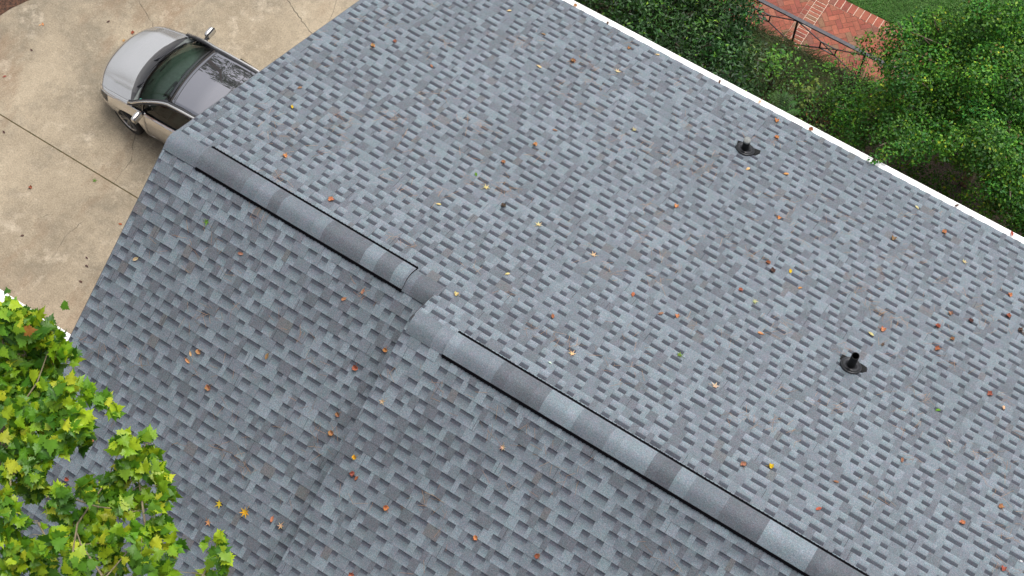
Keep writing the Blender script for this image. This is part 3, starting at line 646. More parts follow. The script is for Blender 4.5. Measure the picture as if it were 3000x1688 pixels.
# interior
it = MB(); it.box((-1.15, -.78, .30), (1.9, .78, .36)); 
for sd in (-1, 1): it.box((-1.1, sd * .80 - .02, .32), (1.9, sd * .80 + .02, .90))
it.box((-1.16, -.80, .32), (-1.1, .80, .95)); interior = it.build("cabin", M_int, car)
m = MB(); m.grid(lambda v, u: (-1.32 + .52 * v + .10 * abs(u) ** 2.2 * (1 - v), u * .76, .965 + .02 * math.sin(v * 3) - .03 * v - .05 * (v > .93)), lin_space(0, 1, 10), lin_space(-1, 1, 20))
m.grid(lambda v, u: (-.80 + .05 * v, u * .76, .885 - .35 * v), [0, 1], lin_space(-1, 1, 8))
for u_ in (-.55, -.30, .02, .18, .42): m.box((-1.21, u_ - .07, .975), (-1.19, u_ + .07, .985), mi=1)
m.box((-.98, -.55, .93), (-.78, -.18, 1.00)); m.build("dashboard", None, interior, mats=[M_dash, M_plas])
m = MB(); n_ = 28; cx_, cz_ = -.86, .93; y_ = -.24; tl = R(62)
pts_ = [(cx_ + .185 * math.cos(2 * math.pi * k / n_) * math.cos(R(90) - tl + R(0)) * .5, y_ + .185 * math.sin(2 * math.pi * k / n_), cz_ + .185 * math.cos(2 * math.pi * k / n_) * .86) for k in range(n_ + 1)]
pts_ = [(cx_ + (z - cz_) * .45, y, z) for x, y, z in pts_]
m.tube(pts_, .016, 8, cap=False)
for a in (0, 2.1, 4.2): m.bar((cx_, y_, cz_), (cx_ + .16 * math.cos(a + math.pi) * .5, y_ + .16 * math.sin(a), cz_ + .16 * math.cos(a + math.pi)), .03, .015)
m.lathe([(.001, .03), (.05, .028), (.055, 0)], 14, center=(cx_, y_, cz_)); m.build("steering_wheel", material("steering_wheel_leather", (.02, .024, .022), .6), interior)
for sx in (-.30, .72):
    for sy in (-.37, .37):
        m = MB(); m.box((sx - .02, sy - .25, .45), (sx + .48, sy + .25, .60)); 
        m.grid(lambda v, u: (sx + .46 + .18 * v - .05 * (1 - u * u), sy + u * (.25 - .07 * v * v), .55 + .58 * v), lin_space(0, 1, 6), lin_space(-1, 1, 6)); m.box((sx + .60, sy - .13, 1.12), (sx + .70, sy + .13, 1.27)); m.build("seat", M_int, interior)
m = MB(); m.box((-.62, -.10, 1.32), (-.59, .10, 1.38)); m.build("rear_view_mirror", M_plas, interior)

# ---------------------------------------------------------------- foliage
def leaf_mat(name, rough=.45, trans=.25, spec=.5):
    return material(name, rough=rough, attr=True, trans=trans, spec=spec, noise=[(14, .12, 2)])
def oval_leaves(name, pos, nrm, size, colr, mat, parent, rs, asp=.5, fold=.18, jit=.7):
    """one folded four-point leaf per position"""
    n = len(pos); nrm = nrm + rs.normal(0, jit, (n, 3)); nrm /= np.linalg.norm(nrm, axis=1)[:, None]
    a = rs.normal(0, 1, (n, 3)); a -= (a * nrm).sum(1)[:, None] * nrm; a /= np.linalg.norm(a, axis=1)[:, None]; b = np.cross(nrm, a)
    s = size[:, None]
    V = np.stack([pos, pos + a * s * .45 + b * s * asp * .5 + nrm * s * fold * .3, pos + a * s, pos + a * s * .45 - b * s * asp * .5 + nrm * s * fold * .3, pos + a * s * .45 - nrm * s * fold * .15], 1).reshape(-1, 3)
    base = np.arange(n)[:, None] * 5
    F = np.concatenate([base + np.array([[0, 4, 1]]), base + np.array([[4, 2, 1]]), base + np.array([[0, 3, 4]]), base + np.array([[4, 3, 2]])], 0)
    return np_mesh(name, V, F, np.repeat(colr, 5, 0), mat, parent)
def pick(rs, pal, w, n, var=.18):
    pal = np.array(pal); i = rs.choice(len(pal), n, p=np.array(w) / sum(w)); return pal[i] * (1 + rs.uniform(-var, var, (n, 1)))
def clump_shell(rs, centres, radii, per, up=.35):
    """positions on clump surfaces, biased outwards and up"""
    P, N, K = [], [], []
    for i, (c, r) in enumerate(zip(centres, radii)):
        n = int(per * r * r); d = rs.normal(0, 1, (n, 3)); d /= np.linalg.norm(d, axis=1)[:, None]
        rr = r * (rs.uniform(.45, 1.0, (n, 1)) ** .6) * np.array([[1, 1, .85]])
        P.append(c + d * rr); N.append(d + np.array([[0, 0, up * 2]])); K.append(np.full(n, i))
    return np.concatenate(P), np.concatenate(N), np.concatenate(K)
def dome(rs, c, rad, n, rmin, rmax, zmin=-.9, squash=1):
    """clump centres just inside an ellipsoid"""
    d = rs.normal(0, 1, (n * 3, 3)); d /= np.linalg.norm(d, axis=1)[:, None]; d = d[d[:, 2] > zmin][:n]
    ex = .5 if squash < 1 else 1; d2 = np.sign(d) * np.abs(d) ** ex; d2 /= np.maximum(1, np.abs(d2).max(1))[:, None]
    r = rs.uniform(rmin, rmax, len(d)); return np.array(c) + d2 * (np.array(rad) - r[:, None] * .8) * rs.uniform(.86, 1.0, (len(d), 1)), r
def twigs(name, pairs, r0, r1, mat, parent, n=5):
    m = MB()
    for pts in pairs:
        k = len(pts); m.tube(pts, [r0 + (r1 - r0) * i / (k - 1) for i in range(k)], n, cap=False)
    return m.build(name, mat, parent, smooth=True)
M_bark = material("grey_brown_bark", (.16, .125, .09), .9, noise=[(14, .35, 4)], bump=(30, .01)); M_twig = material("pale_twig", (.20, .165, .10), .85, noise=[(20, .3, 3)]); M_darktwig = material("dark_twig", (.07, .05, .035), .9, noise=[(20, .3, 3)])
def bush(name, label, cat, base, clumps_r, per, leaf_sz, pal, wts, seed, asp, mat, trunk_h, extra=None, twn=60, rot=0, spec_twig=M_darktwig):
    rs = np.random.RandomState(seed); e = empty(name, base); tag(e, label, cat)
    C_, R_ = clumps_r; C_ = C_ - np.array(base)
    P, N, K = clump_shell(rs, C_, R_, per); n = len(P)
    tone = (rs.uniform(.58, 1.32, (len(C_), 1)) * (1 + rs.normal(0, 1, (len(C_), 1)) * [[.16, .03, -.05]]))[K]
    colr = pick(rs, pal, wts, n) * tone; sz = leaf_sz * rs.uniform(.65, 1.25, n)
    oval_leaves("foliage", P, N, sz, colr, mat, e, rs, asp)
    if extra:
        for nm, cs, rr, num, size, pl in [(a_, [q_], b_, c_, d_, e_) for a_, qs, b_, c_, d_, e_ in extra for q_ in qs]:
            c0 = np.array(cs) - np.array(base); Pn = np.repeat(c0, num, 0) + rs.normal(0, 1, (len(cs) * num, 3)) * rr * .5
            oval_leaves(nm, Pn, rs.normal(0, .4, Pn.shape) + np.array([[0, -.2, 1.]]), size * rs.uniform(.7, 1.25, len(Pn)), pick(rs, pl, [1] * len(pl), len(Pn)), mat, e, rs, asp + .1, jit=.3)
    # trunk and limbs
    m = MB(); m.tube([(0, 0, -.15), (.03, .02, trunk_h * .5), (0, .05, trunk_h)], [.09, .07, .05], 8); m.build("trunk", M_bark, e, smooth=True)
    pr = []
    for i in rs.choice(len(C_), min(twn, len(C_)), replace=False):
        c = C_[i]; a = np.array([0, 0, trunk_h * rs.uniform(.4, 1)]); md_ = a * .45 + c * .55 + rs.normal(0, .12, 3); pr.append([tuple(a), tuple(md_), tuple(c), tuple(c + (c - a) / max(.1, np.linalg.norm(c - a)) * R_[i] * .9 + rs.normal(0, .05, 3))])
    twigs("limb", pr, .022, .004, spec_twig, e)
    return e
DG = [lin(46, 84, 34), lin(34, 66, 28), lin(60, 104, 44), lin(76, 114, 60), lin(68, 118, 32), lin(124, 166, 52)]
HG = [lin(60, 112, 30), lin(44, 92, 26), lin(84, 140, 40), lin(114, 166, 52), lin(62, 130, 46), lin(160, 184, 52), lin(104, 88, 44)]
M_hedge = leaf_mat("broadleaf_evergreen_leaf", .48, .16, .35); M_holly = leaf_mat("small_round_leaf", .5, .22, .3); M_mapleaf = leaf_mat("plane_tree_leaf", .42, .34, .4); M_dry = leaf_mat("dry_leaf", .75, .15, .2)
rs = np.random.RandomState(7)
c1 = np.array([(1.01,7.2,-3.99,0.25),(1.47,7.34,-3.79,0.27),(1.69,7.44,-3.88,0.28),(1.89,7.55,-3.87,0.23),(2.16,7.74,-3.77,0.3),(2.18,7.77,-3.83,0.19),(2.42,7.95,-3.93,0.28),(2.59,7.84,-3.62,0.21),(2.8,8.01,-3.64,0.31),(2.93,7.97,-3.52,0.2),(1.45,6.8,-3.5,0.21),(1.58,6.96,-3.47,0.28),(1.74,6.95,-3.58,0.31),(1.59,7.38,-4.0,0.21),(1.83,7.38,-3.97,0.23),(2.19,7.18,-3.47,0.29),(2.21,7.4,-3.63,0.19),(2.39,7.62,-3.7,0.29),(2.55,7.7,-3.72,0.21),(2.61,7.88,-3.76,0.27),(2.75,8.15,-4.04,0.26),(2.92,7.97,-3.82,0.24),(3.13,8.21,-3.84,0.24),(3.22,8.24,-3.72,0.33),(3.51,8.05,-3.48,0.31),(3.67,8.21,-3.56,0.22),(3.65,8.6,-3.89,0.27),(1.24,6.77,-3.78,0.24),(1.34,6.99,-3.95,0.26),(1.55,6.88,-3.85,0.21),(1.69,7.18,-3.96,0.22),(1.83,7.07,-3.73,0.33),(1.99,7.06,-3.65,0.32),(2.22,7.34,-3.73,0.32),(2.2,7.4,-3.95,0.3),(2.45,7.66,-4.04,0.19),(2.6,7.56,-3.91,0.29),(2.76,7.57,-3.63,0.23),(2.92,7.66,-3.75,0.31),(3.02,7.9,-3.78,0.32),(3.19,8.03,-4.05,0.23),(3.43,7.97,-3.71,0.29),(3.59,8.08,-3.72,0.27),(3.69,8.17,-3.65,0.28),(1.52,6.67,-3.84,0.3),(1.75,6.43,-3.52,0.33),(1.82,6.66,-3.51,0.24),(1.97,6.81,-3.65,0.21),(2.2,6.85,-3.62,0.18),(2.31,7.12,-3.79,0.27),(2.39,7.17,-3.92,0.27),(2.62,7.04,-3.51,0.32),(2.76,7.13,-3.51,0.21),(2.93,7.3,-3.61,0.25),(3.04,7.57,-3.84,0.28),(3.21,7.59,-3.74,0.23),(3.3,7.76,-3.94,0.2),(3.51,7.51,-3.46,0.22),(3.56,7.9,-3.69,0.26),(3.84,7.93,-3.52,0.25),(1.81,6.64,-4.04,0.29),(1.81,6.78,-3.97,0.31),(2.15,6.77,-3.82,0.26),(2.24,6.93,-4.01,0.21),(2.48,6.85,-3.66,0.3),(2.59,6.92,-3.72,0.22),(2.61,7.13,-4.04,0.29),(2.78,7.42,-4.02,0.24),(2.94,7.27,-3.79,0.33),(3.05,7.41,-4.02,0.33),(3.2,7.58,-4.05,0.25),(3.51,7.41,-3.57,0.2),(3.5,7.79,-4.03,0.31),(3.64,7.88,-3.92,0.28),(3.74,7.9,-3.87,0.22),(2.22,6.61,-4.0,0.19),(2.38,6.66,-3.79,0.28),(2.58,6.62,-3.47,0.33),(2.59,6.87,-3.89,0.27),(2.83,6.7,-3.51,0.26),(3.02,6.92,-3.52,0.2),(3.04,7.08,-3.87,0.2),(3.13,7.26,-4.04,0.19),(3.46,7.3,-3.83,0.21),(3.64,7.27,-3.65,0.26),(3.73,7.36,-3.74,0.19),(3.81,7.39,-3.61,0.28),(3.97,7.75,-3.83,0.22),(4.12,7.63,-3.55,0.2),(2.48,6.48,-3.9,0.28),(2.42,6.72,-4.02,0.2),(2.78,6.66,-3.75,0.25),(2.76,6.88,-3.94,0.32),(2.98,6.89,-3.89,0.3),(3.21,6.93,-3.75,0.24),(3.37,6.95,-3.7,0.32),(3.49,7.25,-3.82,0.19),(3.67,7.04,-3.64,0.27),(3.77,7.13,-3.68,0.23),(3.88,7.6,-3.94,0.31),(3.97,7.48,-3.75,0.29),(2.76,6.25,-3.52,0.32),(2.94,6.37,-3.57,0.34),(2.94,6.64,-3.95,0.2),(3.16,6.68,-3.69,0.2),(3.42,6.52,-3.49,0.24),(3.45,6.74,-3.63,0.31),(3.45,7.07,-4.02,0.22),(3.89,6.75,-3.46,0.19),(3.91,7.01,-3.75,0.24),(4.06,7.28,-3.96,0.26),(4.1,7.29,-3.73,0.22),(2.98,6.31,-3.66,0.19),(3.26,6.37,-3.73,0.31),(3.47,6.48,-3.77,0.32),(3.61,6.64,-3.75,0.25),(3.68,6.81,-3.79,0.28),(3.73,7.0,-3.99,0.31),(4.1,6.81,-3.63,0.28),(4.1,6.9,-3.77,0.29),(4.2,7.15,-3.96,0.33),(3.45,6.24,-3.74,0.23),(3.48,6.39,-3.7,0.19),(3.61,6.52,-3.76,0.21),(3.71,6.54,-3.79,0.27),(3.86,6.68,-3.87,0.19),(4.06,6.77,-3.87,0.29),(4.19,7.05,-3.92,0.23),(4.4,6.9,-3.71,0.19),(4.49,6.96,-3.6,0.29),(3.65,6.39,-3.89,0.32),(3.87,6.27,-3.78,0.3),(4.05,6.5,-3.94,0.22),(4.17,6.62,-3.85,0.23),(4.32,6.49,-3.55,0.32),(4.57,6.47,-3.47,0.23),(4.65,6.57,-3.49,0.28),(4.11,6.46,-3.89,0.2),(4.33,6.29,-3.53,0.22),(4.52,6.3,-3.48,0.3),(4.58,6.78,-4.05,0.23),(4.26,6.24,-3.82,0.18),(4.44,6.23,-3.71,0.31),(4.45,6.33,-3.99,0.2),(4.66,6.38,-3.66,0.21),(4.67,6.23,-3.8,0.26),(4.77,6.25,-3.66,0.19),(0.98,7.98,-5.0,0.4),(1.34,8.15,-4.84,0.42),(2.01,8.66,-5.16,0.36),(1.27,7.94,-5.19,0.41),(1.37,8.01,-5.1,0.41),(1.75,8.23,-5.03,0.35),(2.13,7.99,-4.68,0.31),(2.44,8.48,-5.12,0.42),(2.68,8.76,-5.19,0.35),(2.89,9.0,-5.21,0.39),(3.05,9.11,-5.04,0.31),(1.73,7.46,-4.72,0.32),(2.17,7.67,-4.66,0.34),(2.13,7.85,-5.15,0.39),(2.54,8.32,-5.06,0.37),(2.97,8.21,-4.96,0.37),(3.16,8.44,-4.69,0.4),(3.34,8.43,-4.81,0.38),(2.94,7.45,-4.69,0.31),(3.06,7.85,-4.8,0.31),(3.32,8.14,-5.03,0.32),(3.48,8.53,-5.05,0.3),(3.18,7.52,-4.86,0.34),(3.58,7.83,-4.88,0.4),(3.89,7.85,-4.82,0.39)])
sp = [(2.95, 7.5, -3.55), (3.35, 7.75, -3.6), (3.55, 7.0, -3.7), (2.75, 8.2, -3.5), (3.7, 7.3, -3.8), (1.9, 7.6, -3.45), (1.2, 7.3, -3.5)]
bush("hedge_shrub", "tall dark green broadleaf evergreen shrub between the white gutter and the brick patio", "shrub", (2.2, 7.8, G), (c1[:, :3], c1[:, 3]), 2300, .074, DG, [5, 5, 3, 1.6, 1.6, .35], 11, .42, M_hedge, 2.2,
     extra=[("new_growth", sp, .05, 9, .10, [lin(130, 180, 70), lin(100, 160, 60)])])
rs = np.random.RandomState(9)
